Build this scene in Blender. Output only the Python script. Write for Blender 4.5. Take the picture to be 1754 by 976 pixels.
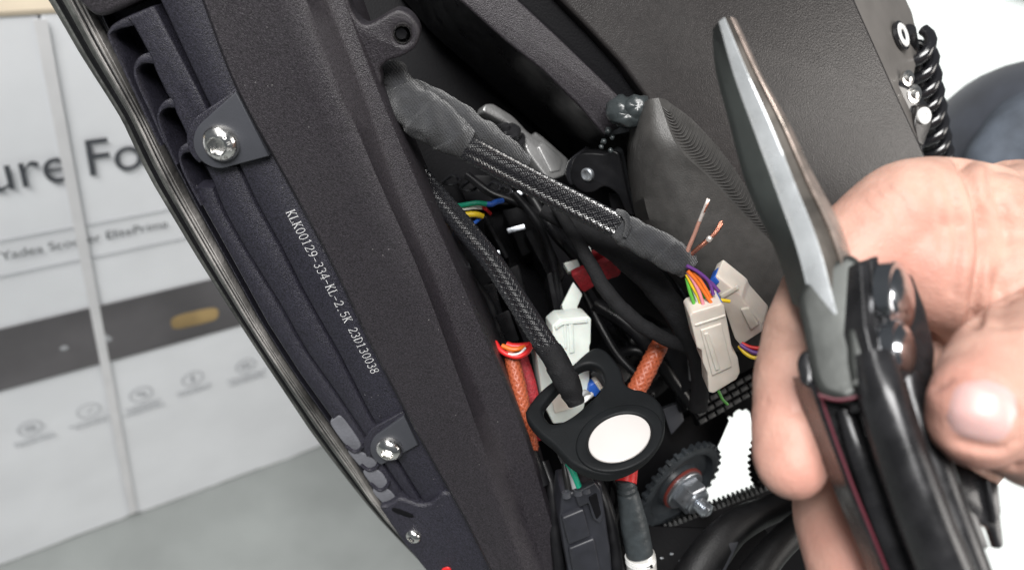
import bpy, bmesh, math, random
from mathutils import Vector, Matrix, noise
from mathutils.bvhtree import BVHTree
random.seed(7)
for o in list(bpy.data.objects): bpy.data.objects.remove(o)
scene = bpy.context.scene
COL = scene.collection

# ------------------------------------------------------------------ camera
# lens frame: x right, y down, z forward, in millimetres; the world is z-up, metres, floor at z = 0
F, CX, CY = 1377.0, 877.0, 488.0
DOWN = Vector((-0.207, 0.726, 0.656)).normalized()
ZW = -DOWN
YW = (Vector((0, 0, 1)) - DOWN * DOWN.z).normalized()
XW = YW.cross(ZW)
CAM_H = 757.0
def W(v):
    return Vector((v.dot(XW), v.dot(YW), v.dot(ZW) + CAM_H)) / 1000.0
def WD(v):
    return Vector((v.dot(XW), v.dot(YW), v.dot(ZW)))
def C(px, py, d):
    return Vector(((px - CX) / F * d, (py - CY) / F * d, d))
cam = bpy.data.cameras.new('camera'); camo = bpy.data.objects.new('camera', cam); COL.objects.link(camo)
cam.sensor_width = 36; cam.sensor_fit = 'HORIZONTAL'; cam.lens = 36 * F / 1754
cam.clip_start = 0.01; cam.clip_end = 60
r_, u_, b_ = WD(Vector((1, 0, 0))), WD(Vector((0, -1, 0))), WD(Vector((0, 0, -1)))
m = Matrix((r_, u_, b_)).transposed().to_4x4(); m.translation = W(Vector((0, 0, 0)))
camo.matrix_world = m
cam.dof.use_dof = True; cam.dof.focus_distance = 0.232; cam.dof.aperture_fstop = 11
scene.camera = camo
# ------------------------------------------------------------------ light
world = bpy.data.worlds.new('World'); scene.world = world; world.use_nodes = True
bg = world.node_tree.nodes['Background']; bg.inputs[0].default_value = (0.86, 0.93, 1, 1); bg.inputs[1].default_value = 0.13
scene.view_settings.view_transform = 'Standard'; scene.view_settings.look = 'None'
scene.view_settings.exposure = 0; scene.view_settings.gamma = 1
def area(name, loc, target, sx, sy, power, col):
    l = bpy.data.lights.new(name, 'AREA'); l.shape = 'RECTANGLE'; l.size = sx; l.size_y = sy; l.energy = power; l.color = col
    o = bpy.data.objects.new(name, l); COL.objects.link(o); o.location = loc
    o.rotation_euler = (Vector(target) - Vector(loc)).to_track_quat('-Z', 'Y').to_euler()
    return o
area('ceiling_lamp', (-0.7, -0.1, 2.0), (0.0, 0.35, 0.5), 1.0, 0.4, 12, (1, 0.985, 0.96))
area('front_fill', (-0.25, -0.8, 2.3), (-0.2, 0.4, 0.5), 1.2, 0.6, 68, (1, 0.985, 0.965))  # added fill from behind the camera to brighten the carton
area('panel_sheen_light', (1.25, -0.05, 1.12), (0.1, 0.27, 0.63), 0.5, 0.7, 10.0, (1, 0.95, 0.89))  # added light at the right, placed to gleam on the cover panel
sp = bpy.data.lights.new('daylight_patch', 'SPOT'); sp.energy = 2900; sp.color = (1, 0.99, 0.97); sp.shadow_soft_size = 0.12; sp.spot_blend = 0.2
spo = bpy.data.objects.new('daylight_patch', sp); COL.objects.link(spo); spo.location = (1.5, 2.3, 3.4)
spo.rotation_euler = (Vector((1.0, 1.85, 0)) - spo.location).to_track_quat('-Z', 'Y').to_euler(); sp.spot_size = 2 * math.atan(1.42 / 3.4)

# ------------------------------------------------------------------ materials
def mat(name, col, rough=0.5, metal=0.0, spec=0.5, bump=0.0, bscale=1500, var=0.0, vscale=80, speck=0.0, sss=0.0, sheen=0.0,
        coat=0.0, trans=0.0, rvar=0.0, col2=None, rscale=None):
    mt = bpy.data.materials.new(name); mt.use_nodes = True
    nt = mt.node_tree; n = nt.nodes; L = nt.links; p = n['Principled BSDF']
    p.inputs['Base Color'].default_value = (*col, 1); p.inputs['Roughness'].default_value = rough
    p.inputs['Metallic'].default_value = metal; p.inputs['Specular IOR Level'].default_value = spec
    if sss:
        p.inputs['Subsurface Weight'].default_value = sss; p.inputs['Subsurface Radius'].default_value = (1, 0.35, 0.2)
        p.inputs['Subsurface Scale'].default_value = 0.004
    if sheen: p.inputs['Sheen Weight'].default_value = sheen; p.inputs['Sheen Roughness'].default_value = 0.5
    if coat: p.inputs['Coat Weight'].default_value = coat; p.inputs['Coat Roughness'].default_value = 0.15
    if trans: p.inputs['Transmission Weight'].default_value = trans
    tc = n.new('ShaderNodeTexCoord')
    def nz(scale, det=3):
        t = n.new('ShaderNodeTexNoise'); t.inputs['Scale'].default_value = scale; t.inputs['Detail'].default_value = det
        L.new(tc.outputs['Object'], t.inputs['Vector']); return t
    if bump:
        t = nz(bscale, 2); b = n.new('ShaderNodeBump'); b.inputs['Strength'].default_value = bump
        b.inputs['Distance'].default_value = 0.0006
        L.new(t.outputs['Fac'], b.inputs['Height']); L.new(b.outputs['Normal'], p.inputs['Normal'])
    last = None
    if var:
        t = nz(vscale, 5); mx = n.new('ShaderNodeMix'); mx.data_type = 'RGBA'
        cr = n.new('ShaderNodeValToRGB'); cr.color_ramp.elements[0].position = 0.35; cr.color_ramp.elements[1].position = 0.68
        L.new(t.outputs['Fac'], cr.inputs['Fac']); L.new(cr.outputs['Color'], mx.inputs['Factor'])
        mx.inputs['A'].default_value = (*[c * (1 - var) for c in col], 1)
        mx.inputs['B'].default_value = (*(col2 or [min(1, c * (1 + var)) for c in col]), 1)
        last = mx.outputs['Result']
    if speck:
        v = n.new('ShaderNodeTexVoronoi'); v.inputs['Scale'].default_value = 420; L.new(tc.outputs['Object'], v.inputs['Vector'])
        lt = n.new('ShaderNodeMath'); lt.operation = 'LESS_THAN'; lt.inputs[1].default_value = 0.06; L.new(v.outputs['Distance'], lt.inputs[0])
        t = nz(60, 2); gt = n.new('ShaderNodeMath'); gt.operation = 'GREATER_THAN'; gt.inputs[1].default_value = 0.6; L.new(t.outputs['Fac'], gt.inputs[0])
        mu = n.new('ShaderNodeMath'); mu.operation = 'MULTIPLY'; L.new(lt.outputs[0], mu.inputs[0]); L.new(gt.outputs[0], mu.inputs[1])
        mu2 = n.new('ShaderNodeMath'); mu2.operation = 'MULTIPLY'; mu2.inputs[1].default_value = speck; L.new(mu.outputs[0], mu2.inputs[0])
        mx = n.new('ShaderNodeMix'); mx.data_type = 'RGBA'; L.new(mu2.outputs[0], mx.inputs['Factor'])
        if last: L.new(last, mx.inputs['A'])
        else: mx.inputs['A'].default_value = (*col, 1)
        mx.inputs['B'].default_value = (0.35, 0.34, 0.33, 1); last = mx.outputs['Result']
    if last: L.new(last, p.inputs['Base Color'])
    if rvar:
        t = nz(rscale or vscale * 2, 4); mr = n.new('ShaderNodeMapRange'); mr.inputs['To Min'].default_value = max(0.03, rough - rvar); mr.inputs['To Max'].default_value = rough + rvar
        mr.inputs['From Min'].default_value = 0.3; mr.inputs['From Max'].default_value = 0.7
        L.new(t.outputs['Fac'], mr.inputs['Value']); L.new(mr.outputs['Result'], p.inputs['Roughness'])
    return mt
M = {}
M['powder'] = mat('black_powder_coat', (0.0215, 0.0185, 0.0225), 0.46, spec=0.45, bump=0.45, bscale=3300, var=0.55, vscale=2200, speck=0.6, rvar=0.09, rscale=28)
M['rail'] = mat('black_grained_plastic', (0.019, 0.0182, 0.027), 0.47, spec=0.45, bump=0.45, bscale=3300, var=0.55, vscale=2200, speck=0.6, rvar=0.09, rscale=35)
M['bracket'] = mat('grey_smooth_plastic', (0.042, 0.044, 0.052), 0.5, bump=0.1, bscale=3000, var=0.1)
M['pad'] = mat('lit_pocket_grey', (0.115, 0.117, 0.132), 0.7, bump=0.3, bscale=1500, var=0.15)  # grey lightened so these pockets look more lit than the rail
M['black'] = mat('black_plastic', (0.007, 0.007, 0.008), 0.36, spec=0.3, var=0.3, rvar=0.12, speck=0.3)
M['dark'] = mat('black_shadowed_housing', (0.004, 0.004, 0.005), 0.6, spec=0.12, bump=0.2)  # black lowered further to put the shade of recesses into the colour
M['gloss'] = mat('glossy_black_enamel', (0.012, 0.012, 0.014), 0.16, coat=0.4)
M['rubber'] = mat('matt_black_silicone', (0.006, 0.007, 0.008), 0.55, spec=0.22, bump=0.15, bscale=2500, var=0.2)
M['panel'] = mat('charcoal_satin_panel', (0.021, 0.019, 0.019), 0.31, bump=0.18, bscale=2200, var=0.15, vscale=500, rvar=0.06, rscale=20)
M['chrome'] = mat('stainless_steel', (0.78, 0.77, 0.75), 0.2, 1.0, rvar=0.08, vscale=300)
M['zinc'] = mat('zinc_plated_steel', (0.55, 0.58, 0.62), 0.34, 0.9, rvar=0.08, vscale=400)
M['alu'] = mat('cast_aluminium', (0.42, 0.42, 0.42), 0.45, 0.8, bump=0.15, var=0.2)
M['tape'] = mat('black_cloth_tape', (0.017, 0.018, 0.021), 0.7, bump=0.5, bscale=2600, sheen=0.3, var=0.3, vscale=300)
def weave(mt, scale):
    nt = mt.node_tree; n = nt.nodes; L = nt.links; b = next(x for x in n if x.type == 'BUMP'); tc = next(x for x in n if x.type == 'TEX_COORD')
    w = n.new('ShaderNodeTexWave'); w.inputs['Scale'].default_value = scale; w.inputs['Distortion'].default_value = 3; w.inputs['Detail Scale'].default_value = 0.3; w.bands_direction = 'DIAGONAL'
    L.new(tc.outputs['Object'], w.inputs['Vector']); m2 = n.new('ShaderNodeMath'); m2.operation = 'ADD'; src = b.inputs['Height'].links[0].from_socket
    L.new(src, m2.inputs[0]); m2.operation = 'MULTIPLY_ADD'; m2.inputs[1].default_value = 4.5; L.new(w.outputs['Fac'], m2.inputs[2]); L.new(m2.outputs[0], b.inputs['Height'])
weave(M['tape'], 520)
M['tape2'] = mat('darker_cloth_tape', (0.007, 0.007, 0.008), 0.75, spec=0.25, bump=0.5, bscale=2600, var=0.3, vscale=300)  # cloth tape again, in a darker tone
M['strand'] = mat('black_nylon_braid', (0.009, 0.009, 0.011), 0.22, spec=1.0, coat=0.6)
M['core'] = mat('black_cable_core', (0.008, 0.008, 0.008), 0.6)
M['white_pl'] = mat('ivory_nylon_connector', (0.68, 0.61, 0.54), 0.4, sss=0.15, var=0.1, vscale=120)
M['white_pl2'] = mat('milky_nylon_connector', (0.62, 0.66, 0.62), 0.35, sss=0.15, var=0.08, vscale=150)
M['disc'] = mat('glossy_white_disc', (0.56, 0.535, 0.52), 0.2, coat=0.3, var=0.03, vscale=60)
M['print'] = mat('pale_marking_ink', (0.62, 0.62, 0.62), 0.6, var=0.15, vscale=900)
def plain(k, col, rough=0.4): M[k] = mat(k + '_insulation', col, rough, var=0.08, vscale=300)
for k, col in dict(red=(0.62, 0.02, 0.02), green=(0.01, 0.33, 0.2), blue=(0.02, 0.1, 0.45), yellow=(0.75, 0.52, 0.02), white=(0.75, 0.75, 0.74),
                   purple=(0.13, 0.04, 0.22), orange=(0.75, 0.16, 0.02), grass=(0.1, 0.4, 0.05), grey=(0.3, 0.31, 0.32), pink=(0.7, 0.25, 0.3),
                   black_wire=(0.01, 0.01, 0.01), tan=(0.42, 0.22, 0.17)).items(): plain(k, col)
M['copper'] = mat('bare_copper', (0.62, 0.27, 0.19), 0.38, 1.0, bump=0.3, bscale=3000)
M['tinned'] = mat('tinned_copper', (0.88, 0.8, 0.75), 0.3, 0.6)
M['osleeve'] = mat('orange_sleeve_core', (0.22, 0.04, 0.015), 0.55, bump=0.4)
M['ostrand'] = mat('orange_braid_strand', (0.34, 0.075, 0.03), 0.45)
M['rsleeve'] = mat('red_woven_tape', (0.32, 0.012, 0.02), 0.5, bump=0.6, bscale=2200, var=0.25, vscale=900)
M['steel'] = mat('worn_tool_steel', (0.52, 0.53, 0.53), 0.32, 0.6, bump=0.10, bscale=300, var=0.2, vscale=50, rvar=0.1, col2=(0.55, 0.44, 0.37))
M['jawbright'] = mat('lit_bevel_steel', (0.72, 0.75, 0.77), 0.28, 0.55, bump=0.15, bscale=700, var=0.12, vscale=90, rvar=0.1)  # steel lightened to carry the light on the bevel
M['jawdark'] = mat('shaded_green_grey_steel', (0.062, 0.070, 0.067), 0.5, 0.2, bump=0.1, bscale=400, var=0.2, vscale=70)  # green-grey steel darkened for the shade on the flank
M['jawgroove'] = mat('dark_steel_groove', (0.10, 0.09, 0.08), 0.5, 0.5, var=0.4, vscale=160)  # darker than the bevel and ridge on either side
M['jawwarm'] = mat('warm_reflection_steel', (0.50, 0.43, 0.38), 0.3, 0.7, bump=0.2, bscale=500, var=0.35, vscale=110, rvar=0.12, col2=(0.62, 0.50, 0.44))  # warm tone painted in for brown reflections on the ridge
M['gusset'] = mat('charcoal_moulding', (0.052, 0.050, 0.048), 0.45, bump=0.2, bscale=2200, var=0.15, vscale=300)
M['jeans2'] = mat('lighter_denim', (0.085, 0.10, 0.125), 0.85, bump=0.5, bscale=900, var=0.3, vscale=60)  # lighter blue than the trouser leg
M['dsteel'] = mat('dark_tool_steel', (0.07, 0.074, 0.071), 0.4, 0.6, bump=0.12, bscale=300, var=0.15, vscale=90, rvar=0.08)
M['bsteel'] = mat('blackened_steel', (0.022, 0.022, 0.024), 0.26, 0.3, var=0.3, vscale=120, rvar=0.1)
M['layer2'] = mat('weathered_grey_edge', (0.05, 0.052, 0.048), 0.55, var=0.6, vscale=70, bump=0.4, bscale=500)
M['redline'] = mat('dull_red_enamel', (0.09, 0.015, 0.025), 0.4)
M['weld'] = mat('painted_weld_bead', (0.032, 0.038, 0.04), 0.28, bump=0.5, bscale=400)
M['jeans'] = mat('dark_denim', (0.032, 0.037, 0.05), 0.85, bump=0.5, bscale=900, var=0.3, vscale=40, sheen=0.2)
M['floor'] = mat('grey_concrete_floor', (0.215, 0.23, 0.225), 0.6, bump=0.25, bscale=60, var=0.14, vscale=9, speck=0.3)
M['carton'] = mat('white_printed_carton', (0.78, 0.795, 0.82), 0.45, var=0.05, vscale=12, bump=0.5, bscale=25, rvar=0.1, rscale=20)
M['kraft'] = mat('brown_kraft_card', (0.5, 0.43, 0.33), 0.8, var=0.08, vscale=20)
M['ink'] = mat('charcoal_print', (0.06, 0.065, 0.075), 0.6)
M['inkgrey'] = mat('pale_grey_print', (0.40, 0.41, 0.43), 0.6)
M['band'] = mat('dark_grey_print_band', (0.105, 0.10, 0.105), 0.5, var=0.4, vscale=9)
M['ochre'] = mat('ochre_print', (0.33, 0.23, 0.10), 0.6, var=0.3, vscale=40)
M['tapeclear'] = mat('packing_tape_strip', (0.69, 0.69, 0.70), 0.3, var=0.06, vscale=30)
def skin_mat():
    mt = mat('skin', (0.50, 0.30, 0.235), 0.5, spec=0.32, sss=0.15, bump=0.22, bscale=900, var=0.12, vscale=130, col2=(0.575, 0.37, 0.295))
    nt = mt.node_tree; n = nt.nodes; L = nt.links; p = n['Principled BSDF']; src = p.inputs['Base Color'].links[0].from_socket
    b = next(x for x in n if x.type == 'BUMP'); tc = next(x for x in n if x.type == 'TEX_COORD')
    vo = n.new('ShaderNodeTexVoronoi'); vo.feature = 'DISTANCE_TO_EDGE'; vo.inputs['Scale'].default_value = 620; L.new(tc.outputs['Object'], vo.inputs['Vector'])
    m2 = n.new('ShaderNodeMath'); m2.operation = 'MULTIPLY_ADD'; m2.inputs[1].default_value = 0.9; src2 = b.inputs['Height'].links[0].from_socket
    L.new(vo.outputs['Distance'], m2.inputs[0]); L.new(src2, m2.inputs[2]); L.new(m2.outputs[0], b.inputs['Height'])
    at = n.new('ShaderNodeAttribute'); at.attribute_name = 'flush'; mx = n.new('ShaderNodeMix'); mx.data_type = 'RGBA'
    L.new(at.outputs['Fac'], mx.inputs['Factor']); L.new(src, mx.inputs['A']); mx.inputs['B'].default_value = (0.58, 0.28, 0.225, 1); L.new(mx.outputs['Result'], p.inputs['Base Color'])
    return mt
M['skin'] = skin_mat()
M['nail'] = mat('fingernail', (0.60, 0.38, 0.36), 0.36, spec=0.4, sss=0.2)

# ------------------------------------------------------------------ helpers
BASE = {}
def thing(name, label, cat, base, group=None):
    o = bpy.data.objects.new(name, None); COL.objects.link(o); o.empty_display_size = 0.02
    o.location = base; o['label'] = label; o['category'] = cat
    if group: o['group'] = group
    BASE[o] = Vector(base); return o
def base_of(parent):
    while parent is not None and parent not in BASE: parent = parent.parent
    return BASE[parent] if parent is not None else Vector((0, 0, 0))
def link(name, me, mt, parent=None, ang=35, kind=None, label=None):
    b = base_of(parent)
    if b.length: me.transform(Matrix.Translation(-b))
    if mt is not None:
        me.materials.clear(); me.materials.append(mt)
    for p in me.polygons: p.use_smooth = True
    me.set_sharp_from_angle(angle=math.radians(ang))
    o = bpy.data.objects.new(name, me); COL.objects.link(o)
    if parent is not None: o.parent = parent
    if kind: o['kind'] = kind
    if label: o['label'] = label
    return o
class MB:
    """collects geometry in lens-frame millimetres; build() links it as one world-space mesh"""
    def __init__(s): s.v = []; s.f = []
    def add(s, vs, fs):
        k = len(s.v); s.v += [Vector(v) for v in vs]; s.f += [[i + k for i in f] for f in fs]
    def loft(s, rows, closed=True, caps=True):
        n = len(rows[0]); fs = []
        for i in range(len(rows) - 1):
            for j in range(n if closed else n - 1):
                a, b = i * n + j, i * n + (j + 1) % n
                fs.append([a, b, b + n, a + n])
        if caps and closed: fs.append(list(range(n))[::-1]); fs.append([(len(rows) - 1) * n + j for j in range(n)])
        s.add([p for r in rows for p in r], fs)
    def tube(s, path, rad, seg=14, sub=6, caps=True, flat=1.0, rfun=None, flatdir=None):
        P, R = resample(path, rad, sub)
        rows = []; T0 = None; N = None; S = 0
        for i, p in enumerate(P):
            t = (P[min(i + 1, len(P) - 1)] - P[max(i - 1, 0)]).normalized()
            if N is None:
                a = Vector(flatdir) if flatdir else Vector((0, 0, 1))
                if abs(a.dot(t)) > 0.95: a = Vector((1, 0, 0))
                N = (a - t * a.dot(t)).normalized()
            else: N = (N - t * N.dot(t)).normalized()
            B = t.cross(N)
            if i: S += (p - P[i - 1]).length
            row = []
            for j in range(seg):
                th = 2 * math.pi * j / seg
                r = R[i] * (rfun(S, th) if rfun else 1)
                row.append(p + N * (math.cos(th) * r * flat) + B * (math.sin(th) * r))
            rows.append(row)
        s.loft(rows, True, caps)
    def box(s, c, ax, ay, az):
        c, ax, ay, az = map(Vector, (c, ax, ay, az))
        vs = [c + ax * i + ay * j + az * k for k in (-1, 1) for j in (-1, 1) for i in (-1, 1)]
        s.add(vs, [[0, 2, 3, 1], [4, 5, 7, 6], [0, 1, 5, 4], [2, 6, 7, 3], [0, 4, 6, 2], [1, 3, 7, 5]])
    def lathe(s, o, axis, prof, seg=32, start=None):
        axis = Vector(axis).normalized(); a = Vector((0, 0, 1)) if abs(axis.z) < 0.9 else Vector((1, 0, 0))
        u = axis.cross(a).normalized(); v = axis.cross(u)
        rows = [[o + axis * h + (u * math.cos(2 * math.pi * j / seg) + v * math.sin(2 * math.pi * j / seg)) * r for j in range(seg)] for h, r in prof]
        s.loft(rows, True, True)
    def build(s, name, mt, parent=None, ang=35, bevel=0, kind=None, label=None, remove=0):
        me = bpy.data.meshes.new(name); me.from_pydata([W(v) for v in s.v], [], s.f)
        bm = bmesh.new(); bm.from_mesh(me)
        if remove: bmesh.ops.remove_doubles(bm, verts=bm.verts, dist=1e-6)
        bmesh.ops.recalc_face_normals(bm, faces=bm.faces)
        if bevel:
            es = [e for e in bm.edges if len(e.link_faces) == 2 and e.calc_face_angle(0) > 0.6]
            bmesh.ops.bevel(bm, geom=es, offset=bevel / 1000, segments=2, profile=0.6, affect='EDGES', clamp_overlap=True)
        bm.to_mesh(me); bm.free()
        return link(name, me, mt, parent, ang, kind, label)
def resample(path, rad, sub):
    P = [Vector(p) for p in path]; n = len(P)
    R = list(rad) if hasattr(rad, '__len__') else [rad] * n
    if sub <= 1 or n < 3:
        if n == 2 and sub > 1:
            return [P[0].lerp(P[1], i / sub) for i in range(sub + 1)], [R[0] + (R[1] - R[0]) * i / sub for i in range(sub + 1)]
        return P, R
    oP, oR = [], []
    for i in range(n - 1):
        p0 = P[i - 1] if i else P[0] * 2 - P[1]; p3 = P[i + 2] if i + 2 < n else P[-1] * 2 - P[-2]
        for k in range(sub):
            t = k / sub
            oP.append(0.5 * (2 * P[i] + (P[i + 1] - p0) * t + (2 * p0 - 5 * P[i] + 4 * P[i + 1] - p3) * t * t + (3 * P[i] - p0 - 3 * P[i + 1] + p3) * t ** 3))
            ts = t * t * (3 - 2 * t); oR.append(R[i] + (R[i + 1] - R[i]) * ts)
    oP.append(P[-1]); oR.append(R[-1]); return oP, oR
def CP(*pts): return [C(*p) for p in pts]
class Pl:
    """a flat working plane through three lens points, n facing the camera"""
    def __init__(s, a, b, c_):
        A, B, D = C(*a), C(*b), C(*c_)
        s.o = A; s.u = (B - A).normalized(); n = s.u.cross(D - A).normalized()
        if n.dot(A) > 0: n = -n
        s.n = n; s.v = n.cross(s.u)
    def at(s, px, py, lift=0.0):
        r = C(px, py, 1); o = s.o + s.n * lift
        return r * (o.dot(s.n) / r.dot(s.n))
    def uv(s, px, py, lift=0.0):
        p = s.at(px, py, lift) - s.o; return (p.dot(s.u), p.dot(s.v))
    def pt(s, x, y, z=0): return s.o + s.u * x + s.v * y + s.n * z
def rnd(pts, r=6, seg=5):
    """round the corners of a pixel loop; a third entry on a point overrides r"""
    out = []; n = len(pts)
    for i, p in enumerate(pts):
        a, b = Vector(pts[i - 1][:2]), Vector(pts[(i + 1) % n][:2]); q = Vector(p[:2]); rr = p[2] if len(p) > 2 else r
        da, db = a - q, b - q; k = min(rr, da.length * 0.48, db.length * 0.48)
        if k < 0.3: out.append((q.x, q.y)); continue
        s, e = q + da.normalized() * k, q + db.normalized() * k
        for j in range(seg + 1):
            t = j / seg; w = s * (1 - t) ** 2 + q * 2 * t * (1 - t) + e * t * t; out.append((w.x, w.y))
    return out
def smooth_loop(pts, sub=5):
    n = len(pts); P = [Vector(p) for p in pts]; out = []
    for i in range(n):
        p0, p1, p2, p3 = P[i - 1], P[i], P[(i + 1) % n], P[(i + 2) % n]
        for k in range(sub):
            t = k / sub
            w = 0.5 * (2 * p1 + (p2 - p0) * t + (2 * p0 - 5 * p1 + 4 * p2 - p3) * t * t + (3 * p1 - p0 - 3 * p2 + p3) * t ** 3); out.append((w.x, w.y))
    return out
def ell(cx, cy, rx, ry, rot=0, n=36):
    c, s = math.cos(rot), math.sin(rot)
    return [(cx + rx * math.cos(a) * c - ry * math.sin(a) * s, cy + rx * math.cos(a) * s + ry * math.sin(a) * c) for a in [2 * math.pi * i / n for i in range(n)]]
def plate(name, pl, loop, thick, mt, parent=None, lift=0.0, bevel=0.4, holes=(), local=False, ang=40, kind=None, label=None, res=2):
    cu = bpy.data.curves.new(name, 'CURVE'); cu.dimensions = '2D'; cu.fill_mode = 'BOTH'
    bevel = min(bevel, thick * 0.45)
    cu.extrude = thick / 2 - bevel; cu.bevel_depth = bevel; cu.bevel_resolution = res; cu.offset = -bevel
    for lp in [loop] + list(holes):
        pts = lp if local else [pl.uv(x, y, lift) for x, y in [p[:2] for p in lp]]
        s = cu.splines.new('POLY'); s.points.add(len(pts) - 1); s.use_cyclic_u = True
        for p, q in zip(s.points, pts): p.co = (q[0], q[1], 0, 1)
    tmp = bpy.data.objects.new('tmp', cu); me = bpy.data.meshes.new_from_object(tmp)
    bpy.data.objects.remove(tmp); bpy.data.curves.remove(cu)
    for v in me.vertices: v.co = W(pl.pt(v.co.x, v.co.y, v.co.z - thick / 2 + lift))
    me.name = name
    bm = bmesh.new(); bm.from_mesh(me); bmesh.ops.remove_doubles(bm, verts=bm.verts, dist=2e-6); bmesh.ops.recalc_face_normals(bm, faces=bm.faces); bm.to_mesh(me); bm.free()
    return link(name, me, mt, parent, ang, kind, label)
def text(name, body, pl, px, py, height_px=None, width_to=None, mt=None, parent=None, lift=0.3, align='LEFT', udir=None, thick=0.04, stretch=1.0, vdir=None, size=None, sx=1.0):
    cu = bpy.data.curves.new(name, 'FONT'); cu.body = body; cu.size = 1; cu.extrude = 0; cu.align_x = align
    tmp = bpy.data.objects.new('tmp', cu); me = bpy.data.meshes.new_from_object(tmp); bpy.data.objects.remove(tmp)
    o = pl.at(px, py, lift); u = (Vector(udir) if udir is not None else pl.u); v = pl.n.cross(u)
    k = size or 1.0
    if width_to:
        w = (pl.at(*width_to, lift) - o).length; xs = max(a.co.x for a in me.vertices); k = w / xs
    for a in me.vertices: a.co = W(o + u * (a.co.x * k * sx) + v * (a.co.y * k * stretch))
    bm = bmesh.new(); bm.from_mesh(me); bmesh.ops.remove_doubles(bm, verts=bm.verts, dist=1e-6); bm.to_mesh(me); bm.free()
    return link(name, me, mt, parent)
def bolt(name, pos, axis, r, h, parent, mt=None, hexr=0.5, seg=40):
    """button head with a hexagon socket"""
    mb = MB(); axis = Vector(axis).normalized()
    prof = [(-0.8, r * 0.98), (0, r), (h * 0.25, r * 0.985), (h * 0.55, r * 0.9), (h * 0.82, r * 0.74), (h * 0.97, r * hexr * 1.16), (h, r * hexr * 1.06)]
    a = Vector((0, 0, 1)) if abs(axis.z) < 0.9 else Vector((1, 0, 0)); u = axis.cross(a).normalized(); v = axis.cross(u); seg = 48
    rows = [[pos + axis * hh + (u * math.cos(2 * math.pi * j / seg) + v * math.sin(2 * math.pi * j / seg)) * rr for j in range(seg)] for hh, rr in prof]
    def hx(j, R):
        t = 2 * math.pi * j / seg; k = (t % (math.pi / 3)) - math.pi / 6
        return R * math.cos(math.pi / 6) / math.cos(k)
    for hh, s_ in ((h * 0.97, 1.0), (h * 0.25, 0.97), (h * 0.2, 0.05)):
        rows.append([pos + axis * hh + (u * math.cos(2 * math.pi * j / seg) + v * math.sin(2 * math.pi * j / seg)) * hx(j, r * hexr * s_) for j in range(seg)])
    mb.loft(rows, True, True)
    return mb.build(name, mt or M['chrome'], parent, ang=30)
def braid(name, path, r, parent, n=14, pitch=18, width=0.55, sub=8, core=None, strand=None, clip=None):
    P, R = resample(path, r, sub)
    mb = MB(); mb.tube(path, [x * 0.93 for x in r] if hasattr(r, '__len__') else r * 0.93, seg=16, sub=sub)
    o = mb.build(name, core or M['core'], parent)
    # frames along the cable
    S = [0]; 
    for i in range(1, len(P)): S.append(S[-1] + (P[i] - P[i - 1]).length)
    N = []; nn = None
    for i in range(len(P)):
        t = (P[min(i + 1, len(P) - 1)] - P[max(i - 1, 0)]).normalized()
        if nn is None: nn = (Vector((0, 0, 1)) - t * t.z).normalized()
        else: nn = (nn - t * nn.dot(t)).normalized()
        N.append((t, nn, t.cross(nn)))
    Ltot = S[-1]; step = pitch / n / 2.0; ns = int(Ltot / step)
    def frame(s_):
        i = 0
        import bisect
        i = min(max(bisect.bisect_right(S, s_) - 1, 0), len(P) - 2); f = (s_ - S[i]) / max(1e-6, S[i + 1] - S[i])
        return P[i].lerp(P[i + 1], f), N[i][0].lerp(N[i + 1][0], f), N[i][1].lerp(N[i + 1][1], f), N[i][2].lerp(N[i + 1][2], f), R[i] + (R[i + 1] - R[i]) * f
    fr = [frame(i * step) for i in range(ns + 1)]
    sb = MB()
    for sgn in (1, -1):
        for k in range(n):
            rows = []
            for i in range(ns + 1):
                p, t, a, b, rr = fr[i]; th = 2 * math.pi * (k / n + sgn * i * step / pitch)
                over = 0.055 * rr * math.cos(math.pi * (i + (0 if sgn > 0 else 1) + k))
                q = a * math.cos(th) + b * math.sin(th); tang = (-a * math.sin(th) + b * math.cos(th)) * (sgn * 2 * math.pi * rr / pitch) + t
                side = q.cross(tang.normalized()); w = width * math.pi * rr / n
                c0 = p + q * (rr + over)
                rows.append([c0 - side * w - q * 0.06 * rr, c0 + q * 0.05 * rr, c0 + side * w - q * 0.06 * rr])
            sb.loft(rows, closed=False, caps=False)
    sb.build('braid_strands', strand or M['strand'], o, ang=60, kind='stuff')
    return o
def wrap(pitch, amp=0.05, ph=0.0, wob=0.04):
    def f(S, th):
        k = (S / pitch + th / (2 * math.pi) + ph) % 1.0
        return 1 + amp * (0.5 - k) * 2 + wob * noise.noise(Vector((S * 0.25, math.cos(th) * 1.3, math.sin(th) * 1.3 + ph * 7)))
    return f

# ================================================================== the setting
me = bpy.data.meshes.new('floor'); me.from_pydata([(-5, -5, 0), (6, -5, 0), (6, 8, 0), (-5, 8, 0)], [], [[0, 1, 2, 3]])
fl = link('floor', me, M['floor']); fl['kind'] = 'structure'; fl['label'] = 'grey concrete floor washed out white in the daylight on the right'

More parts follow.
